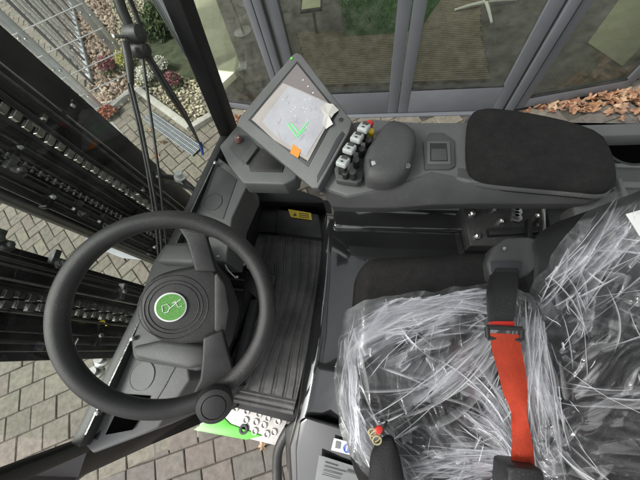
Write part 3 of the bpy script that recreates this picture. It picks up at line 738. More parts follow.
wprism('spoke', [(218, 272), (226, 285), (230, 310), (227, 332), (220, 338), (214, 330), (214, 275)], -.010, .02, softgrip, wheel, .005)
wprism('logo_button', [(181, 222), (186, 218), (199, 220), (203, 226), (199, 233), (186, 231)], -.0005, .002, blackpl, wheel, .0008)
for a, b in ((187, 224), (197, 226), (188, 230), (197, 231)): pass
c = wp(171, 307, -.0105)
e = bmesh.new(); addlathe(e, c, WN, [(.0285, 0), (.0285, .0015), (.0275, .002), (.0, .002)], 48); em = bm_obj('emblem', e, white, wheel)
e = bmesh.new(); addlathe(e, c + WN * .0018, WN, [(.0255, 0), (.0255, .0008), (0, .0008)], 48); bm_obj('emblem_face', e, emb, em)
bm = bmesh.new()
for st_ in ([(163, 312), (162, 306), (167, 304), (170, 307), (168, 312), (164, 313)], [(169, 309), (173, 306), (177, 302), (181, 299)], [(175, 301), (178, 307), (182, 306)], [(172, 303), (176, 302)]):
    addtube(bm, [wp(x, y, -.0075) for x, y in st_], .0009, seg=5)
bm_obj('emblem_mark', bm, white, em)
kc = wp(216, 396, .0)
kn = lathe('knob', kc, WN, [(.010, -.02), (.012, .0), (.026, .008), (.033, .018), (.0345, .028), (.031, .038), (.0225, .0405), (.0215, .0385), (.0205, .0405), (.012, .0425), (0, .043)], softgrip, wheel, 48)
tube('steering_column', [WC - WN * .03, WC - WN * .12, Vector((-.45, .06, .25))], [.03, .035, .05], blackpl, fk, seg=24)
# key and cable by the column
tube('cable', smoothpath([P(215, 262, .38), P(218, 256, .40), P(224, 262, .38), P(228, 270, .35), P(236, 278, .3)]), .0022, white, fk, seg=8)
bm = bmesh.new(); addlathe(bm, P(235, 277, .3), (1, 0, .3), [(.004, 0), (.005, .01), (.002, .014)], 10); bm_obj('key_switch', bm, steel, fk)

# ---- floor mat with curved grooves
def bil(a, b, c, d, u, v): return (a * (1 - u) + b * u) * (1 - v) + (c * (1 - u) + d * u) * v
bm = bmesh.new(); NU, NV = 150, 90
TL, TR, BL, BR = Vector((268, 234)), Vector((323, 238)), Vector((212, 398)), Vector((294, 415))
gr = [.10, .24, .38, .52, .66, .80, .92]; grid = []
for j in range(NV + 1):
    v = j / NV; row = []
    for i in range(NU + 1):
        u = i / NU; q = bil(TL, TR, BL, BR, u, v); q = Vector((q.x + 9 * math.sin(math.pi * v) * (1 - .6 * u), q.y)); uw = u + .036 * math.sin(v * 9 + u * 3) * (1 - v * .3)
        p = P(q.x, q.y, 0)
        h = .012; d = min(abs(uw - g_) for g_ in gr); d2 = min(abs(uw - g_ - .035) for g_ in gr)
        k = 0 if True else min(range(len(gr)), key=lambda i_: abs(u - gr[i_]))
        h -= .0045 * max(0, 1 - (d / .012) ** 2) ** .5 if d < .012 else 0
        h -= .002 if d2 < .008 else 0
        if v > .90: h = .012 + (.003 if int(v * 110) % 2 else -.001)
        if i in (0, NU) or j in (0, NV): h = 0
        row.append(bm.verts.new((p.x, p.y, h + .0008 * noise.noise(Vector((p.x * 60, p.y * 60, 0))))))
    grid.append(row)
for j in range(NV):
    for i in range(NU): bm.faces.new([grid[j][i], grid[j][i + 1], grid[j + 1][i + 1], grid[j + 1][i]])
bm_obj('floor_mat', bm, rubber, fk, 40)
prism('floor_plate', [(205, 232), (272, 232), (268, 262), (232, 340), (212, 398), (150, 420), (185, 300)], .004, .03, rubber, fk, .003)
# toe area and yellow label
tp_ = prism('toe_panel', [(277, 209), (318, 214), (322, 238), (276, 232)], .05, .1, blackpl, fk, .005)
prism('toe_cover', [(196, 190), (282, 196), (278, 212), (276, 232), (246, 232), (200, 228)], .03, .05, blackpaint, fk, .004)
yl = prism('warning_label', [(288, 209), (311, 213), (312, 220), (291, 217)], .054, .003, yellowm, tp_, 0)
c = P(295, 214, .056); bm = bmesh.new(); vs = [bm.verts.new(c + Vector(v)) for v in ((-.009, -.008, 0), (.009, -.008, 0), (0, .008, 0))]; bm.faces.new(vs); bm_obj('warning_triangle', bm, inkm, yl)
text('lettering', '!', .012, c + Vector((0, -.002, .001)), (1, 0, 0), (0, 0, 1), yellowm, yl)
bm = bmesh.new()
for k in range(3): addbar(bm, P(299, 213 + k * 1.8, .0552), P(309, 214.4 + k * 1.8, .0552), .0025, .0006)
bm_obj('print_line', bm, inkm, yl)
# pedals
ped = prism('accelerator_pedal', [(250, 258, .12), (262, 266, .12), (276, 276, .09), (271, 298, .05), (258, 300, .05), (244, 286, .09)], 0, .014, blackpl, fk, .003)
bm = bmesh.new()
for k in range(7): 
    t = k / 6; addbar(bm, P(254 + 3 * t, 266 + 28 * t, .11 - .05 * t), P(273 - 2 * t, 277 + 18 * t, .11 - .05 * t), .005, .006)
bm_obj('tread_rib', bm, rubber, ped)
pb = prism('brake_pedal', [(228, 268, .14), (247, 271, .14), (243, 300, .12), (236, 338, .06), (220, 336, .06), (222, 300, .12)], 0, .014, blackpl, fk, .004)
bm = bmesh.new()
for k in range(6):
    t = k / 5; addbar(bm, P(226 - 4 * t, 278 + 50 * t, .146 - .08 * t), P(244 - 6 * t, 280 + 50 * t, .146 - .08 * t), .006, .006)
bm_obj('tread_rib', bm, rubber, pb)
prism('pedal_bracket', [(236, 246), (256, 252), (262, 268), (240, 272), (230, 262)], .10, .1, blackpl, fk, .006)
for a, b in ((243, 264), (248, 267)): lathe('stud', P(a, b, .112), (0, 0, 1), [(.006, -.012), (.006, .003), (.003, .005)], white, fk, 12)
prism('pedal_divider', [(250, 300), (258, 298), (244, 352), (236, 384), (230, 380)], .05, .05, plastic, fk, .004)

# ---- step
stp = prism('step', [(222, 396), (290, 414), (277, 446), (240, 437), (196, 431), (208, 410)], -.22, .03, alu, fk, .004)
prism('step_edge', [(193, 430), (218, 412), (230, 424), (262, 436), (246, 440)], -.214, .02, greenm, stp, .003)
bm = bmesh.new()
for a, b in ((236, 408), (247, 411), (259, 414), (246, 420), (256, 422), (255, 431), (267, 434), (268, 418), (278, 421), (264, 425), (274, 432)):
    lathe('raised_hole', P(a, b, -.2195), (0, 0, 1), [(.0155, 0), (.0125, .008), (.0095, .008), (.0075, .001), (.001, .001)], alu, stp, 20)
bm = bmesh.new(); addlathe(bm, P(244, 429, -.219), (0, 0, 1), [(.021, 0), (.019, .009), (.010, .009), (.008, .0), (.001, .0)], 24); bm_obj('drain_hole', bm, inkm, stp)
for a, b in ((268, 408), (283, 416), (280, 430)): pass
tube('grab_bar', smoothpath([P(289, 428, -.02), P(279, 448, -.04), P(277, 470, -.06), P(279, 510, -.08)]), .017, blackpl, fk, seg=14)

# ---- bonnet under the seat
bt = [(326, 212, .27), (345, 214, .275), (500, 216, .275), (640, 230, .275), (640, 300, .275), (640, 520, .275), (390, 520, .27), (350, 520, .25), (290, 505, .2), (288, 450, .24), (298, 415, .27), (312, 330, .27), (320, 270, .27)]
def loftsolid(name, rings, m, parent, capbot=False, smooth=50):
    bm = bmesh.new(); R = [[bm.verts.new(p) for p in r] for r in rings]; n = len(R[0])
    for A_, B_ in zip(R, R[1:]):
        for i in range(n): bm.faces.new([A_[i], A_[(i + 1) % n], B_[(i + 1) % n], B_[i]])
    f = bm.faces.new(R[-1]); bmesh.ops.triangulate(bm, faces=[f])
    return bm_obj(name, bm, m, parent, smooth)
top = [P(*q) for q in bt]; top = [Vector(p) for p in top]
ctr = sum(top, Vector()) / len(top); ctr.z = .27
def offs(r, h): 
    out = []
    for p in top:
        d = Vector((p.x - ctr.x, p.y - ctr.y, 0)).normalized(); out.append(Vector((p.x, p.y, p.z)) - d * r + Vector((0, 0, h)))
    return out
rings = [offs(-.03, -.45), offs(-.016, -.05), offs(-.013, -.036), offs(-.008, -.024), offs(.002, -.014), offs(.014, -.0075), offs(.024, -.0035), offs(.031, -.001), offs(.034, -.002), offs(.05, -.003), offs(.14, .004)]
bon = loftsolid('bonnet', rings, gloss, fk)
# raised fender strip and crease lines
prism('fender_ridge', [(334, 206), (500, 207), (500, 232), (440, 231), (352, 228), (332, 227)], .292, .03, gloss, bon, .012, 4)
prism('rear_cover', [(299, 421, .27), (306, 417, .278), (345, 428, .278), (372, 438, .278), (440, 470, .27), (440, 540, .25), (330, 540, .22), (296, 500, .22), (295, 450, .25)], .27, .02, gloss, bon, .008, 4)
lb = prism('type_plate', [(319, 455, .272), (360, 468, .272), (358, 500, .268), (312, 500, .262)], 0, .002, label_g, bon, 0)
bm = bmesh.new()
for k, (a, b, c2, d2) in enumerate(((325, 462, 338, 466), (324, 466, 346, 472), (323, 470, 342, 475), (322, 474, 340, 479))): addbar(bm, P(a, b, .2735), P(c2, d2, .2735), .0012, .0008)
for k in range(5): addbar(bm, P(348 + k * 1.8, 469.5 + .5 * k, .2745), P(347.6 + k * 1.8, 472.5 + .5 * k, .2745), .0022, .0008)
bm_obj('print_line', bm, inkm, lb)
st3 = prism('sticker', [(334, 438), (352, 443), (350, 455), (331, 450)], .280, .002, label_w, bon, 0)
prism('pictogram', [(336, 441), (341, 442.5), (340, 449), (335, 448)], .2815, .001, label_g, st3, 0)
c = P(347, 448.5, .2815); lathe('blue_disc', c, (0, 0, 1), [(.0095, -.0008), (.0095, .0006), (0, .0006)], bluem, st3, 28)
bm = bmesh.new(); addbar(bm, P(347.5, 445.5, .283), P(346, 451, .283), .003, .0008); bm_obj('pictogram', bm, label_w, st3)
prism('side_bracket', [(284, 428, .12), (298, 418, .16), (312, 450, .14), (308, 480, .1), (286, 470, .1)], 0, .12, blackpl, fk, .008)

# ---- seat: cushion and backrest
def seatz(x, y):
    xp = x - .13 * y
    z = .470
    ey = min(y + .30, .232 - y)                       # distance in from the sides
    z += .022 * math.exp(-((ey - .05) / .045) ** 2)     # side bolsters
    if xp < .0: z -= min(.2, 3.2 * (xp) ** 2 * 12)
    if ey < .02: z -= min(.25, (0.02 - ey) * 2.2)
    if xp > .30:
        t = xp - .30
        z += 2.3 * t * t / (t + .05)
    return z
bm = bmesh.new(); gx, gy = 70, 60; G = []
for j in range(gy + 1):
    row = []; yy = -.31 + .545 * j / gy; xs = -.05 + .12 * max(0, (-.15 - yy) / .16) ** 1.6 + .03 * max(0, (yy - .17) / .065) ** 2
    for i in range(gx + 1):
        xp = xs + (.39 - xs) * i / gx; y = yy; x = xp + .13 * y
        cx = max(0, .06 - (xp - xs)) ; cyy = max(0, .07 - (y + .31), .07 - (.235 - y))
        rr = math.hypot(cx, cyy); dz = 0
        if i in (0, gx) or j in (0, gy): z = .32
        else: z = min(seatz(x, y), .50) - .012 - (.05 * (rr / .06) ** 3 if rr > 0 else 0); z = max(z, .33)
        row.append(bm.verts.new((x + cx * .15, y, z)))
    G.append(row)
for j in range(gy):
    for i in range(gx): bm.faces.new([G[j][i], G[j][i + 1], G[j + 1][i + 1], G[j + 1][i]])
seat = bm_obj('seat', bm, fabric, fk, 70)
# backrest
bm = bmesh.new(); G = []
for j in range(61):
    row = []
    for i in range(61):
        y = -.31 + .56 * j / 60; xp = .335 + .30 * i / 60; x = xp + .13 * y
        ey = min(j, 60 - j) / 60 * .56
        z = seatz(x, max(-.26, min(.20, y))) - .014 
        x2 = x + .05 * max(0, 1 - ey / .05) ** 2 * 1.0
        z -= .012 * math.exp(-((abs(y + .03) - .14) / .012) ** 2)
        row.append(bm.verts.new((x2, y, z)))
    G.append(row)
for j in range(60):
    for i in range(60): bm.faces.new([G[j][i], G[j][i + 1], G[j + 1][i + 1], G[j + 1][i]])
bmesh.ops.solidify(bm, geom=bm.faces[:], thickness=.05)
bm_obj('backrest', bm, mat('backrest_vinyl', (.028, .028, .029), .5, bump=.4, bscale=500, var=.15), seat, 60)
# bracket holding the buckle, and the buckle
bk = prism('buckle_bracket', [(486, 262, .50), (494, 246, .505), (505, 237, .505), (528, 236, .505), (546, 240, .50), (547, 258, .50), (528, 276, .50), (492, 280, .50)], 0, .05, mat('bracket_plastic', (.045, .046, .046), .5, bump=.3, bscale=900), fk, .008, 3)
prism('slot', [(492, 261), (521, 261), (521, 272), (492, 272)], .507, .004, inkm, bk, .001)
lathe('screw', P(504, 249, .507), (0, 0, 1), [(.004, 0), (.004, .003), (.001, .004)], steel, bk, 12)
bu = prismv('belt_buckle', [P(493, 272, .52), P(521, 272, .52), P(519, 290, .56), P(515, 324, .60), P(492, 324, .60), P(490, 292, .57)], (0, 0, -.022), blackpl, fk, .006, 3)
prismv('buckle_neck', [P(493, 260, .49), P(521, 260, .49), P(519, 274, .52), P(496, 274, .52)], (0, 0, -.015), blackpl, bu, .004)
prismv('press_button', [P(492, 321, .606), P(515, 321, .606), P(515, 327, .604), P(492, 327, .604)], (0, 0, -.018), redm, bu, .002)
bm = bmesh.new()
q = [P(487, 327, .607), P(522, 329, .607), P(521, 340, .607), P(488, 338, .607)]
for i in range(4): addtube(bm, [q[i], q[(i + 1) % 4]], .0038, seg=10)
bm_obj('belt_tongue', bm, blackpl, bu)
# webbing
path = [(490, 519, 333), (492, 522, 350), (498, 526, 372), (503, 528, 392), (508, 527, 404), (511, 527, 413), (511, 529, 424), (512, 532, 440), (511, 534, 456), (511, 536, 478), (512, 540, 520)]
L_, R_ = [], []
for k, (a, b, y) in enumerate(path):
    tw = .012 * math.exp(-((y - 410) / 14) ** 2)
    L_.append(P(a + (0 if k else 0), y, .61 - .006 * k * .5 - tw)); R_.append(P(b, y + 1.5, .61 - .003 * k + tw))
L_ = smoothpath(L_, 10); R_ = smoothpath(R_, 10); bm = bmesh.new(); rows = []
for a, b in zip(L_, R_):
    rows.append([bm.verts.new(a + (b - a) * t + Vector((0, 0, .003 * math.sin(t * 3.14) + .00012 * math.sin(t * 60)))) for t in [i / 24 for i in range(25)]])
for A_, B_ in zip(rows, rows[1:]):
    for i in range(24): bm.faces.new([A_[i], A_[i + 1], B_[i + 1], B_[i]])
bmesh.ops.solidify(bm, geom=bm.faces[:], thickness=.0015)
bt_ = bm_obj('seat_belt', bm, beltm, fk, 60)
prism('belt_retractor', [(508, 466), (545, 470), (550, 510), (506, 505)], .612, .05, blackpl, bt_, .006)

# ---- right hand console: mechanism, armrest, levers, display
mech = prism('armrest_mechanism', [(462, 204), (548, 204), (548, 246), (470, 246)], .33, .05, blackpl, fk, .006)
for a, b, r in ((472, 214, .006), (477, 236, .006), (481, 207, .004), (494, 206, .005), (494, 210, .004), (538, 216, .006), (540, 227, .008), (552, 233, .004), (501, 221, .005)):
    lathe('bolt', P(a, b, .34), (0, 0, 1), [(r * 1.5, -.015), (r * 1.5, .002), (r, .003), (r, .008), (r * .6, .01)], steel, mech, 6)
bm = bmesh.new()
for k in range(4): addlathe(bm, P(517, 208 + k * 3, .36), (0, 0, 1), [(.012 + .002 * (k % 2), -.01), (.012 + .002 * (k % 2), 0), (.008, .002)], 20)
bm_obj('adjuster', bm, steel, mech)
for pts, z in (([(488, 228), (540, 226), (541, 232), (490, 235)], .35), ([(528, 218), (533, 218), (533, 240), (528, 240)], .36), ([(543, 208), (546, 208), (547, 242), (543, 242)], .37)):
    prism('link_plate', pts, z, .02, blackpaint if z < .37 else steel, mech, .002)
# body of the console (upper face), lower flank
ac = prism('armrest_console', [(300, 158, .53), (350, 122, .55), (372, 119, .54), (420, 122, .54), (470, 122, .54), (560, 130, .53), (606, 150, .53), (612, 178, .53), (470, 182, .54), (432, 173, .54), (396, 186, .53), (347, 196, .52), (322, 187, .52)],
           0, .05, plastic2, fk, .006, 3)
bm = bmesh.new()
up_ = [P(*q) for q in ((319, 187, .515), (347, 197, .517), (396, 187, .53), (432, 174, .54), (470, 180, .54), (540, 187, .532), (598, 192, .53), (606, 188, .53))]
lw_ = [P(*q) for q in ((332, 207, .47), (352, 208, .47), (396, 208, .475), (432, 205, .48), (470, 204, .48), (540, 204, .485), (588, 204, .49), (616, 190, .50))]
dn_ = [p + Vector((0, .02, -.06)) for p in lw_]
rows = [[bm.verts.new(p + Vector((0, .03, 0))) for p in up_], [bm.verts.new(p) for p in up_], [bm.verts.new(p) for p in lw_], [bm.verts.new(p) for p in dn_]]
for A_, B_ in zip(rows, rows[1:]):
    for i in range(len(A_) - 1): bm.faces.new([A_[i], A_[i + 1], B_[i + 1], B_[i]])
bm_obj('flank', bm, plastic, ac, 20, bev=.004)
prism('back_edge', [(405, 125), (640, 122), (660, 134), (600, 136), (560, 124), (470, 130)], .50, .04, plastic2, fk, .005)
# armrest pad
ap = [P(a, b, .555) for a, b in ((468, 126), (471, 112), (482, 107), (500, 107), (540, 113), (575, 121), (602, 131), (612, 146), (618, 166), (619, 184), (609, 190), (580, 187), (530, 183), (480, 178), (469, 171), (467, 150))]
pad('armrest_pad', ap, (0, 0, 1), .04, .010, fabric, ac, 1, .22)
bm = bmesh.new(); q = rounded([p + Vector((0, 0, -.026)) for p in ap], 2); c = sum(q, Vector()) / len(q)
addtube(bm, [c + (p - c) * 1.004 for p in q], .006, True, 8); bm_obj('pad_seam', bm, plastic, ac)
# tray
tr = prism('coin_tray', [(423, 141), (430, 132), (444, 132), (455, 140), (456, 166), (450, 169), (425, 169)], .546, .01, plastic, ac, .004)
prism('tray_recess', [(427, 141), (450, 141), (451, 164), (427, 164)], .5485, .003, plastic2, tr, .002)
prism('tray_floor', [(430, 143), (447, 143), (448, 161), (430, 161)], .5495, .002, blackpl, tr, .001)
prism('tray_floor', [(431.5, 148.5), (446.5, 148.5), (447, 160), (431.5, 160)], .5502, .002, plastic, tr, .001)
# palm rest
prr = pad('palm_rest', [P(a, b, .575) for a, b in ((363, 154), (364, 175), (370, 180), (391, 181), (408, 173), (414, 158), (418, 138), (413, 126), (396, 119), (386, 121), (374, 138))], (.0, 0, 1), .038, .016, plastic, ac, 1, .5, None, 6)
prism('button', [(369, 159), (376, 158), (378, 165), (370, 167)], .588, .004, inkm, prr, .001)
prism('button', [(371, 161), (375, 160.5), (376, 164), (372, 165)], .590, .004, lever_w, prr, .001)
for a, b in ((379, 172), (395, 172), (408, 166)): lathe('screw', P(a, b, .580), (-.1, -.5, 1), [(.0055, -.004), (.0055, .003), (.003, .004), (.002, .002)], plastic2, prr, 16)
# lever block
blk = prism('lever_base', [(334, 168), (340, 160), (364, 146), (372, 150), (362, 180), (357, 183), (336, 180)], .552, .02, plastic, ac, .004, 3)
ld = Vector((.55, .83, 0))
for k, (a, b) in enumerate(((343, 162), (349.5, 149), (357, 138), (364, 128))):
    c = P(a, b, .60 ); R = Matrix.Rotation(math.radians(-28), 3, 'Z') @ Matrix.Rotation(math.radians(-12), 3, 'X')
    bm = bmesh.new(); addbox(bm, c, .026, .027, .014, R); lv = bm_obj('finger_lever', bm, lever_w, ac, bev=.004, seg=3)
    bm = bmesh.new(); addbox(bm, c + R @ Vector((0, .008, .0025)), .016, .012, .011, R); bm_obj('lever_inlay', bm, plastic, lv, bev=.002)
    bm = bmesh.new(); addbox(bm, c + R @ Vector((0, 0, -.02)), .018, .016, .03, R); bm_obj('lever_stem', bm, blackpl, lv, bev=.003)
    bm = bmesh.new(); addbar(bm, c + R @ Vector((-.004, -.006, .0073)), c + R @ Vector((.004, -.006, .0073)), .0022, .0006); addbar(bm, c + R @ Vector((0, -.009, .0073)), c + R @ Vector((0, -.003, .0073)), .0018, .0006); bm_obj('lever_symbol', bm, inkm, lv)
for a, b, z in ((353, 172), (356, 160), (362, 150), (369, 141)) and [(353, 172, .585), (356, 160, .585), (361.5, 149, .585), (368.5, 140, .585), (345, 173, .575)]:
    lathe('knob', P(a, b, z), (0, -.2, 1), [(.008, -.03), (.0075, -.004), (.0085, .0), (.0075, .003), (.004, .0038), (0, .0035)], softgrip, blk, 24)
lathe('knob', P(371, 131.5, .58), (0, -.2, 1), [(.007, -.03), (.008, 0), (.007, .003), (0, .0035)], yellowm, blk, 24)
lathe('stop_button', P(369.5, 124, .585), (0, -.2, 1), [(.006, -.03), (.009, -.004), (.0095, .002), (.007, .006), (0, .007)], redm, blk, 24)
# display
HZs = [P(236, 126, .545), P(247, 104, .565), P(291, 55, .60), P(300, 53, .60), P(352, 121, .595), P(348, 134, .58), P(320, 186, .545), P(312, 189, .54)]
dc = sum(HZs, Vector()) / 8
# best fit plane through the housing
v1 = HZs[3] - HZs[0]; v2 = HZs[4] - HZs[7]; dnm = (HZs[4] - HZs[0]).cross(HZs[2] - HZs[7]).normalized()
if dnm.z < 0: dnm = -dnm
def dp(px, py, off=0): return onplane(px, py, dc + dnm * off, dnm)
dsp = prismv('display', [dp(*q) for q in ((236, 124), (240, 116), (291, 56), (296, 52), (301, 54), (352, 121), (349, 132), (318, 188), (312, 188))], -dnm * .034, plastic2, fk, .0035, 3)
prismv('screen_bezel', [dp(*q, .0012) for q in ((297, 61), (338, 112), (308, 167), (248, 120))], -dnm * .002, blackpl, dsp, .0006)
prismv('screen', [dp(*q, .0022) for q in ((297, 64), (335, 111), (307, 163), (251, 119.5))], -dnm * .002, screen, dsp, 0)
pf_ = prismv('protective_sheet', [dp(*q, .0034) for q in ((283, 83), (300, 90), (333, 105), (331, 118), (320, 138), (308, 161), (274, 140), (252, 119.5), (266, 102))], -dnm * .0006, pinkish, dsp, 0)
prismv('screen_sheet', [dp(*q, .0042) for q in ((288, 86), (318, 99), (330, 106), (327, 122), (306, 156), (276, 136), (262, 122))], -dnm * .0005, pfilm, pf_, 0)
bm = bmesh.new(); mapm = mat('map_line', (.38, .37, .41), .4)
random.seed(3)
for k in range(26):
    x, y = 292 + random.uniform(-22, 26), 112 + random.uniform(-18, 26)
    if not inside((x, y), [(288, 88), (316, 100), (327, 108), (306, 152), (278, 134), (265, 121)]): continue
    a = random.choice((.5, 2.07, 1.2)); L = random.uniform(2, 7); bar('map_line', dp(x, y, .0047), dp(x + L * math.cos(a), y + L * math.sin(a), .0047), random.uniform(.0006, .002), .0003, mapm, pf_, dnm, 0)
prismv('toolbar', [dp(*q, .0032) for q in ((253, 121), (306, 162), (310, 155), (300, 149), (262, 119))], -dnm * .0004, blackpl, dsp, 0)
for k in range(4): lathe('screen_icon', dp(303 + 5 * k, 80 + 6.4 * k, .003), dnm, [(.0022, 0), (.002, .0005), (0, .0005)], label_w, dsp, 10)
bm = bmesh.new()  # crumpled corner of the sheet
ring = [(325, 103), (333, 104), (339, 110), (334, 114), (330, 120), (333, 124), (326, 129), (322, 124), (324, 115), (320, 108)]
cv = bm.verts.new(dp(328, 114, .012)); vs = [bm.verts.new(dp(a, b, .003 + .006 * (i % 2))) for i, (a, b) in enumerate(ring)]
for i in range(len(vs)): bm.faces.new([cv, vs[i], vs[(i + 1) % len(vs)]])
bm_obj('sheet_fold', bm, mat('sheet_fold', (.52, .50, .47), .35), pf_, 0)
gm = mat('green_mark', (.18, .72, .25), .4)
bm = bmesh.new()
for a, b, c2, d2 in ((287, 123, 297, 137), (297, 137, 305, 129), (291, 123, 299, 133), (299, 133, 308, 122)): addbar(bm, dp(a, b, .0050), dp(c2, d2, .0050), .0035, .0006, dnm)
bm_obj('green_mark', bm, gm, pf_)
prismv('sticker', [dp(*q, .0052) for q in ((293, 144), (301, 150), (298, 158), (290, 153))], -dnm * .0005, orangem, dsp, 0)
lathe('status_lamp', dp(291.5, 58.5, .0005), dnm, [(.0042, 0), (.0042, .001), (.002, .0015)], greenm, dsp, 20)
bm = bmesh.new(); lathe('dial', dp(341, 120, .0005), dnm, [(.0055, 0), (.0055, .0015), (.0045, .0018), (.0043, .0008), (0, .0008)], blackpl, dsp, 24)
bm = bmesh.new()
for i in range(12):
    x = 296 + random.uniform(-14, 22); y = 112 + random.uniform(-14, 16)
    a = dp(x, y, .0047); bm2 = addlathe(bm, a, dnm, [(.0016, 0), (.0014, .0003), (.0, .0003)], 10)
bm_obj('bubble', bm, label_w, pf_)
prismv('slot', [dp(*q, .001) for q in ((342, 131), (345, 134), (326, 168), (317, 183), (317, 176), (336, 139))], -dnm * .002, inkm, dsp, .0005)  # dark patch painted for the shade in the slot recess
# tray left of the display
sc_ = prism('side_tray', [(219, 146), (236, 126), (250, 124), (300, 160), (296, 178), (284, 184), (243, 183), (228, 164)], .44, .06, plastic2, fk, .006, 3)
prism('tray_recess', [(229, 148), (238, 134), (248, 136), (270, 158), (262, 166), (242, 164)], .4415, .003, plastic, sc_, .001)
prism('tray_recess', [(248, 163), (262, 148), (284, 166), (282, 172), (250, 171)], .4430, .003, blackpl, sc_, .001)
lathe('knob', P(238, 139, .45), (0, 0, 1), [(.013, -.006), (.012, .004), (.008, .010), (0, .012)], mat('red_brown_knob', (.20, .10, .09), .3), sc_, 24)
prism('divider', [(240, 158), (253, 144), (258, 147), (246, 163)], .452, .012, plastic, sc_, .002)
lathe('stud', P(238.5, 137.5, .464), (0, 0, 1), [(.003, -.003), (.003, .001), (.001, .002)], steel, sc_, 12)
prism('dash_rear_wall', [(196, 180), (246, 184), (300, 190), (322, 198), (324, 203), (200, 200)], .08, .14, blackpaint, fk, .004)
# rear right: cup holder and seat side panels
ch = prism('cup_panel', [(607, 128), (720, 122), (720, 200), (622, 200), (612, 160)], .46, .05, plastic, fk, .006)
bm = bmesh.new(); addlathe(bm, P(628, 149, .463), (0, 0, 1), [(.052, 0), (.052, .003), (.046, .004), (.044, -.001), (.02, -.001)], 36); bm_obj('cup_holder_rim', bm, blackpl, ch)
lathe('cup_hole_shade', P(628, 149, .4645), (0, 0, 1), [(.045, -.001), (.045, .0006), (0, .0006)], mat('hole_shade', (.002, .002, .002), 1, spec=0), ch, 36)  # flat black disc in place of a well, paints its shade
prism('panel_ledge', [(616, 163), (720, 166), (720, 170), (617, 167)], .466, .01, plastic2, ch, .002)
prism('panel_ledge', [(615, 181), (720, 184), (720, 189), (618, 187)], .47, .01, plastic2, ch, .002)
prism('armrest_bracket', [(612, 188, .50), (622, 182, .50), (634, 216, .46), (628, 232, .44), (580, 238, .42), (572, 205, .45)], 0, .05, plastic, fk, .006)
prism('panel_flap', [(618, 178), (622, 178), (637, 216), (630, 216)], .515, .01, plastic2, fk, .002)
prism('seat_side', [(545, 205), (590, 205), (640, 195), (720, 190), (720, 260), (560, 262)], .36, .08, blackpl, fk, .006)

# ================================================================ wipers (outside the screen)
wm = empty('windscreen_wiper', W(.5), 'x', 'x'); del wm['label']; del wm['category']
wm.parent = fk; wm.matrix_parent_inverse = Matrix.Translation(-BASE[fk.name])
def gp(px, py, off): return onplane(px, py, WR + gn * off, gn)
def rod(name, pts, r, m=blackpl, off=.035, seg=10):
    q = [gp(a, b, o_) for a, b, o_ in [(p[0], p[1], p[2] if len(p) > 2 else off) for p in pts]]
    return tube(name, q, r, m, wm, seg=seg)
rod('wiper_motor_shaft', [(112, -20), (122, 10), (132, 32), (140, 45)], [.012, .012, .011, .012])
rod('wiper_motor_shaft', [(122, -20), (134, 10), (142, 30)], .006)
c = gp(135, 34, .03); lathe('pivot', c, -gn, [(.02, -.02), (.022, 0), (.018, .018), (.008, .024)], blackpl, wm, 24)
c = gp(142, 50, .03); lathe('pivot', c, -gn, [(.017, -.02), (.019, 0), (.014, .016), (.006, .02)], blackpl, wm, 24)
rod('wiper_arm', [(125, 42), (129, 62), (131, 84)], [.009, .010, .007]); rod('wiper_arm', [(131, 84), (141, 125), (150, 170), (160, 225), (163, 262)], .0042)
rod('wiper_arm', [(128, 84, .03), (138, 125, .03), (147, 170, .03), (156, 225, .03), (159, 262, .03)], .003)
rod('wiper_arm', [(142, 52), (147, 90), (153, 130), (160, 180), (166, 240), (168, 262)], .0036)
rod('wiper_arm', [(144, 50), (160, 78), (172, 98), (188, 122), (201, 146)], [.009, .008, .0065, .0045, .003])
rod('wiper_blade', [(150, 55, .02), (168, 85, .018), (185, 112, .015), (203, 150, .012)], [.003, .004, .004, .002])
rod('blade_tip', [(200, 142, .03), (203, 155, .03)], [.006, .004], bluem)
rod('wiper_clip', [(113, 36, .04), (124, 37, .04)], .004, steel)
# exterior cable under the wiper
tube('hose', smoothpath([gp(165, 182, .10), gp(176, 184, .08), gp(190, 189, .05), gp(196, 196, .03)]), .006, blackpl, fk)

# ================================================================ plastic film over the seat
fm = bpy.data.materials.new('cling_film'); fm.use_nodes = True; t = fm.node_tree
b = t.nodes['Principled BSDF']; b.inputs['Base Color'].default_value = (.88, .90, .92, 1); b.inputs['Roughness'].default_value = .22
b.inputs['Specular IOR Level'].default_value = .7
out = [n for n in t.nodes if n.type == 'OUTPUT_MATERIAL'][0]
trn = t.nodes.new('ShaderNodeBsdfTransparent'); trn.inputs[0].default_value = (.97, .97, .98, 1)
glo = t.nodes.new('ShaderNodeBsdfGlossy'); glo.inputs['Roughness'].default_value = .07
frs = schlick(t, .05, .9)
m1_ = t.nodes.new('ShaderNodeMixShader'); t.links.new(frs.outputs[0], m1_.inputs[0]); t.links.new(trn.outputs[0], m1_.inputs[1]); t.links.new(glo.outputs[0], m1_.inputs[2])
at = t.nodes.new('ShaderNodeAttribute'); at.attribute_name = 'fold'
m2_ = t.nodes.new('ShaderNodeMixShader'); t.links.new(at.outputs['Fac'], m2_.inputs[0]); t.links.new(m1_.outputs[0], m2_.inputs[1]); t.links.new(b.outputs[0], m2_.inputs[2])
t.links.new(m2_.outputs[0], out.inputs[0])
for n in (glo, frs): pass

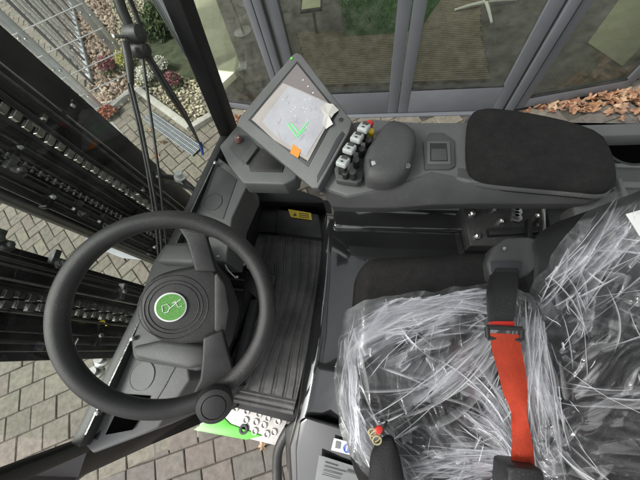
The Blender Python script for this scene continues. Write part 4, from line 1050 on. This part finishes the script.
def hit_seat(px, py):
    d = ray(px, py); d = d / -d.z; D = .12; step = .01
    def f(D): q = CP + d * D; return q.z - seatz(q.x, q.y)
    if f(D) < 0: return CP + d * D
    while D < 1.0:
        if f(D + step) < 0:
            lo, hi = D, D + step
            for _ in range(12):
                md = (lo + hi) / 2
                if f(md) > 0: lo = md
                else: hi = md
            return CP + d * lo
        D += step
    return CP + d * D
def rid(v, oct_=4):
    s, a, tot = 0, 1, 0
    for _ in range(oct_):
        s += a * (1 - abs(noise.noise(v)) * 2) ** 2; tot += a; v = v * 2.03 + Vector((3.1, 1.7, 5.2)); a *= .55
    return s / tot
def film(name, left, right, field, lift=.006, seed=0, amp=.012, nu=220, nv=250, edge=2.0, nrm=(0, 0, 1)):
    """left / right: outline curves as (px, py) lists running down; the sheet is gridded between them"""
    def at(c, v):
        y0, y1 = c[0][1], c[-1][1]; y = y0 + (y1 - y0) * v
        for p, q in zip(c, c[1:]):
            if y <= q[1] or q is c[-1]:
                t = (y - p[1]) / (q[1] - p[1]); return Vector((p[0] + (q[0] - p[0]) * t, y))
    def sm(c):
        return [(p.x, p.y) for p in smoothpath([(a, b, 0) for a, b in c], 6)]
    left, right = sm(left), sm(right)
    bm = bmesh.new(); fl_ = bm.verts.layers.float.new('fold'); rows = []
    for j in range(nv + 1):
        v = j / nv; a, b = at(left, v), at(right, v); row = []
        for i in range(nu + 1):
            u = i / nu; q = a * (1 - u) + b * u
            e = min(u, 1 - u) * (b - a).length; ev = min(v, 1 - v) * 200; k = math.exp(-min(e, ev) / 8) * edge
            q = q + Vector((noise.noise(Vector((q.x / 20, q.y / 20, seed))), noise.noise(Vector((q.x / 20, q.y / 20, seed + 9))))) * k * 2
            h, fo = field(q.x, q.y)
            p = hit_seat(q.x, q.y); w_ = bm.verts.new(p + Vector((0, 0, lift)) + Vector(nrm) * amp * h); w_[fl_] = max(0, min(.93, fo)); row.append(w_)
        rows.append(row)
    for A_, B_ in zip(rows, rows[1:]):
        for i in range(nu): bm.faces.new([A_[i], A_[i + 1], B_[i + 1], B_[i]])
    return bm_obj(name, bm, fm, None, 80)
def swirl(px, py, A_, B_):
    t1 = math.atan2(py - A_[1], px - A_[0]); t2 = math.atan2(py - B_[1], px - B_[0]); d = t1 - t2
    return math.atan2(math.sin(d), math.cos(d))
def strands(n, a0, a1, wmin, wmax, s0, s1, ln, rs):
    rr = random.Random(rs); out = []
    for _ in range(n):
        w_ = wmin * (wmax / wmin) ** (rr.random() ** 1.8)
        out.append((rr.uniform(a0, a1), w_, rr.uniform(s0, s1), rr.uniform(*ln), rr.uniform(.25, 1) ** 1.4, rr.uniform(0, 50)))
    return out
def evalst(st_, a, s, fr=1.7, am=.05):
    h = f = 0
    for c, w_, sc, ln, k, sd_ in st_:
        e = (s - sc) / ln
        if abs(e) > 1.5: continue
        d = (a - c - am * math.sin(s * fr + sd_)) / w_
        if abs(d) > 3: continue
        g_ = k * math.exp(-e * e * 1.6)
        h += g_ * math.exp(-d * d * .5) * (.35 + 3.5 * min(w_, .08)); f += g_ * math.exp(-(d - .3) ** 2 * 1.8)
    return h, f
ST1 = strands(280, -3.3, 3.3, .006, .045, -2.6, 2.6, (.35, 1.5), 5)
ST2 = strands(90, -1.9, 1.9, .014, .06, 10, 230, (25, 110), 8)
ST3 = strands(50, -100, 700, 2.2, 6, 500, 900, (25, 90), 11)
ST4 = strands(60, 450, 900, 2.2, 6, 350, 900, (25, 80), 13)
FOLDS = []
_r = random.Random(21)
for _k in range(9):
    _a = _r.uniform(0, math.pi); FOLDS.append((math.cos(_a), math.sin(_a), _r.uniform(16, 52), _r.uniform(0, 99)))
def folds(px, py, sd_):
    """straight creases in several directions, each strong only here and there"""
    h = c = 0
    for k, (dx_, dy_, L_, of) in enumerate(FOLDS):
        m_ = noise.noise(Vector((px / 48 + k * 5, py / 48, sd_ + k))) * 1.6 + .15
        if m_ <= 0: continue
        t_ = (px * dx_ + py * dy_ + 9 * noise.noise(Vector((px / 70, py / 70, sd_ + k * 3)))) / L_ + of; t_ -= math.floor(t_)
        tri = abs(t_ - .38) / (.38 if t_ < .38 else .62)
        h += m_ * (1 - tri) * L_ / 40; c += m_ * math.exp(-((t_ - .38) * L_ / 1.1) ** 2)
    return h, c
def f_cush(px, py):
    A_, B_ = (500, 280), (516, 466)
    ph = swirl(px, py, A_, B_); r1 = math.hypot(px - A_[0], py - A_[1]); r2 = math.hypot(px - B_[0], py - B_[1])
    wv = noise.noise(Vector((px / 60, py / 60, 4))) * .22 + noise.noise(Vector((px / 22, py / 22, 9))) * .05
    s = math.log((r1 + 8) / (r2 + 8))
    h1, f1 = evalst(ST1, ph + wv, s); h2, f2 = evalst(ST1[::3], -ph * .8 + 1.7 * wv + .4 * s, s * 1.2 + .3)
    fine = rid(Vector(((ph + wv) * 22, s * 3, 7)), 3)
    big = noise.noise(Vector((px / 38, py / 30, 2))) + .5 * noise.noise(Vector((px / 14, py / 14, 5)))
    h = .6 * h1 + .3 * h2 + .2 * fine + .3 * noise.noise(Vector((px / 24, py / 24, 12))) 
    fh, cr = folds(px, py, 3); h += .75 * fh
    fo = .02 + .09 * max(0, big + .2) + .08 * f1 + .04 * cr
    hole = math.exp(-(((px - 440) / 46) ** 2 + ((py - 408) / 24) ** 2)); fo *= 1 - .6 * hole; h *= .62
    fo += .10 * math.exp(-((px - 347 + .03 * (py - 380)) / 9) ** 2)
    return h, fo
def f_back(px, py):
    A_ = (520, 430)
    t1 = math.atan2(py - A_[1], px - A_[0]); r = math.hypot(px - A_[0], py - A_[1])
    wv = noise.noise(Vector((px / 50, py / 50, 24))) * .3 + noise.noise(Vector((px / 18, py / 18, 3))) * .05
    h1, f1 = evalst(ST2, t1 + wv * .6, r, .02, .04)
    h2, f2 = evalst(ST3, (px * .25 + py * .97) + 26 * wv - 150 + 80, px + 60, .03, 3)
    h3, f3 = evalst(ST4, (px * .78 + py * .62) + 22 * wv, (px * .62 - py * .78) + 500, .03, 3)
    up = max(0, min(1, (340 - py) / 110))
    big = noise.noise(Vector((px / 40, py / 34, 6))) + .4 * noise.noise(Vector((px / 12, py / 12, 8)))
    h = .4 * h1 + .10 * h2 + .12 * h3 + .2 * noise.noise(Vector((px / 30, py / 24, 12))) 
    fh, cr = folds(px * .7, py * .7, 11); h += 1.1 * fh
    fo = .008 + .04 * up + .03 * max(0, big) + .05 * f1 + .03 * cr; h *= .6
    return h, fo
HOLES = [((436, 408), 46, 24, .93), ((398, 392), 18, 20, .6), ((462, 360), 20, 14, .5), ((384, 345), 14, 12, .5)]
def pleats(parent, fams, seed_, name, lift, clip):
    """narrow folded ribbons of the same film, lying on the sheet"""
    rr = random.Random(seed_); bm = bmesh.new(); fl_ = bm.verts.layers.float.new('fold')
    for (P0, j0, P1, j1, bow, jb, n, wr, pk) in fams:
        for _ in range(n):
            a = Vector((rr.gauss(P0[0], j0[0]), rr.gauss(P0[1], j0[1]))); b = Vector((rr.gauss(P1[0], j1[0]), rr.gauss(P1[1], j1[1])))
            t0, t1 = sorted((rr.uniform(-.05, .8), rr.uniform(.1, 1.05)))
            if t1 - t0 < .18: t1 = t0 + .18
            d = b - a; nn = Vector((-d.y, d.x)); bw = bow + rr.gauss(0, jb)
            w_ = wr[0] * (wr[1] / wr[0]) ** (rr.random() ** 2.2); k_ = pk * rr.uniform(.25, 1.0) * (1 if w_ < 3 else .38 if w_ < 9 else .2)
            side = rr.choice((-1, 1)); lf = lift + rr.uniform(0, .006); N = 18; rows = []; kink = rr.uniform(.2, .8); ka = rr.gauss(0, .02)
            mid = a + d * ((t0 + t1) / 2) + nn * bw
            if any(((mid.x - h_[0][0]) / h_[1]) ** 2 + ((mid.y - h_[0][1]) / h_[2]) ** 2 < 1 and rr.random() < h_[3] for h_ in HOLES): continue
            for i in range(N + 1):
                u = i / N; t_ = t0 + (t1 - t0) * u
                p = a + d * t_ + nn * (bw * 4 * t_ * (1 - t_) + ka * (abs(t_ - kink)) ) + Vector((noise.noise(Vector((t_ * 4, w_ * 9, k_ * 30))), noise.noise(Vector((t_ * 4, w_ * 7, k_ * 50))))) * 1.3
                tp_ = min(1, min(u, 1 - u) * 5) if w_ < 3 else min(1, min(u, 1 - u) * 14)
                ww = w_ * (.3 + .7 * tp_) * (1 + .35 * math.sin(u * 5 + k_ * 20)); row = []
                for q_, (off, op) in enumerate(((-.5, .0), (-.38, 1.), (-.1, .5), (.5, .12 if w_ > 3 else 0))):
                    c = p + nn.normalized() * side * off * ww
                    if not inside((c.x, c.y), clip): row = None; break
                    h_ = hit_seat(c.x, c.y); v = bm.verts.new(h_ + Vector((0, 0, lf + (.0016 if q_ == 1 else 0)))); v[fl_] = op * k_ * tp_; row.append(v)
                if row is None:
                    rows.append(None); continue
                rows.append(row)
            for A_, B_ in zip(rows, rows[1:]):
                if A_ and B_:
                    for q_ in range(3): bm.faces.new([A_[q_], A_[q_ + 1], B_[q_ + 1], B_[q_]])
    bmesh.ops.delete(bm, geom=[v for v in bm.verts if not v.link_faces], context='VERTS')
    return bm_obj(name, bm, fm, parent, 80)
film_c = film('plastic_film', [(366, 300), (346, 312), (338, 345), (336, 375), (340, 425), (354, 458), (376, 480), (392, 500), (420, 540)], [(500, 282), (532, 300), (545, 340), (552, 380), (556, 420), (560, 460), (562, 500), (566, 520), (570, 540)], f_cush, seed=2)
tag(film_c, 'crumpled clear plastic film covering the seat cushion left of the orange belt', 'plastic film')
film_b = film('plastic_film', [(600, 200), (572, 230), (550, 258), (532, 284), (521, 312), (516, 350), (522, 390), (528, 430), (538, 480), (552, 560)], [(720, 176), (720, 210), (720, 260), (720, 300), (720, 340), (720, 380), (720, 420), (720, 480), (720, 520), (720, 560)], f_back, lift=.016, amp=.014, seed=7, nu=220, nv=330, nrm=(-.85, 0, .5))
tag(film_b, 'loose clear plastic film over the backrest right of the orange belt', 'plastic film')
random.seed(77)
TH, MD, WD = (.5, 1.8), (1.6, 6), (6, 30)
cl_c = [(360, 302), (346, 313), (338, 345), (337, 375), (341, 425), (355, 457), (377, 479), (420, 540), (560, 540), (556, 420), (545, 340), (530, 300), (500, 284), (440, 296)]
fam_c = []
for (w_, n_, k_) in ((TH, .55, 1.15), (MD, .46, 1.1), (WD, .30, 1.15)):
    f_ = lambda a, ja, b, jb_, bow, jbw, n: fam_c.append((a, ja, b, jb_, bow, jbw, max(1, int(n * n_)), w_, k_))
    f_((494, 300), (8, 12), (352, 345), (8, 22), .06, .05, 120)      # sweep left from the buckle
    f_((490, 292), (10, 6), (372, 312), (14, 10), .04, .04, 50)
    f_((500, 320), (6, 10), (360, 420), (12, 18), -.10, .06, 80)
    f_((350, 330), (7, 14), (368, 465), (12, 8), .07, .05, 60)        # down the left border
    f_((345, 400), (5, 20), (420, 500), (20, 12), .08, .04, 40)
    f_((514, 458), (4, 8), (420, 380), (26, 26), .10, .08, 90)        # fan into the foot of the belt
    f_((512, 462), (5, 8), (395, 470), (22, 14), .05, .06, 60)
    f_((512, 470), (6, 8), (420, 520), (26, 14), -.05, .06, 30)
    f_((506, 370), (6, 26), (470, 420), (20, 24), .02, .1, 45)
    f_((430, 320), (40, 18), (400, 360), (40, 24), .0, .12, 60)       # loose crinkles
    f_((430, 450), (45, 20), (470, 440), (40, 24), .0, .12, 45)
    f_((532, 300), (6, 12), (540, 470), (10, 20), .03, .05, 36)
pleats(film_c, fam_c, 3, 'film_fold', .018, cl_c)
cl_b = [(601, 201), (573, 231), (551, 259), (533, 285), (522, 313), (517, 350), (523, 390), (529, 430), (539, 480), (553, 560), (720, 560), (720, 178)]
fam_b = []
HOLES = [((596, 440), 50, 32, .85), ((612, 345), 32, 34, .8), ((580, 365), 18, 14, .5)]
for (w_, n_, k_) in ((TH, .40, 1.0), (MD, .24, .8), (WD, .26, .7)):
    f_ = lambda a, ja, b, jb_, bow, jbw, n: fam_b.append((a, ja, b, jb_, bow, jbw, max(1, int(n * n_)), w_, k_))
    f_((524, 310), (6, 10), (604, 212), (16, 10), .03, .05, 46)       # along the upper edge
    f_((540, 330), (10, 14), (640, 225), (20, 20), .03, .06, 30)
    f_((560, 270), (14, 16), (690, 250), (14, 30), -.03, .06, 22)
    f_((528, 392), (4, 6), (680, 398), (14, 10), .02, .03, 16)         # level tension lines
    f_((524, 375), (5, 12), (680, 320), (14, 34), .03, .05, 18)
    f_((528, 400), (5, 12), (600, 500), (40, 14), .03, .05, 26)
    f_((528, 340), (5, 20), (556, 440), (10, 24), .05, .06, 34)
    f_((600, 330), (40, 40), (650, 420), (30, 40), 0, .1, 20)
    f_((556, 300), (18, 24), (575, 345), (22, 24), 0, .12, 36)
pleats(film_b, fam_b, 4, 'film_fold', .03, cl_b)
lab = prism('paper_label', [(626, 214, .66), (640, 210, .67), (700, 205, .68), (700, 240, .68), (640, 236, .67)], 0, .001, label_w, None, 0, base=P(640, 222, .66))
tag(lab, 'white printed paper label on top of the backrest film', 'label')
bm = bmesh.new(); 
# ---- black strap with keys hanging over the cushion edge
ks = empty('key_strap', P(385, 455, .5), 'black cloth strap with a brass key ring and red tag at the seat edge', 'key strap')
sp_ = [P(*q) for q in ((378, 442, .545), (392, 434, .548), (399, 452, .546), (405, 480, .54), (408, 510, .53), (366, 510, .53), (369, 480, .54), (370, 456, .545))]
pad('strap', sp_, (0, 0, 1), .012, .014, blackstrap, ks, 2)
bm = bmesh.new()
for c, r in ((P(375, 436, .56), .008), (P(372, 432, .562), .006), (P(377, 440, .56), .007)):
    s1, u1 = Vector((1, .3, .2)).normalized(), Vector((-.2, 1, .4)).normalized()
    addtube(bm, [c + (s1 * math.cos(k * .393) + u1 * math.sin(k * .393)) * r for k in range(16)], .0016, True, 6)
bm_obj('key_ring', bm, mat('brass', (.55, .48, .28), .3, .9), ks)
prism('red_tag', [(374, 428), (380, 425), (384, 429), (381, 435), (375, 434)], .566, .007, redm, ks, .0025)
tube('cord', smoothpath([P(382, 434, .56), P(384, 428, .565), P(387, 421, .56)]), .002, blackstrap, ks)
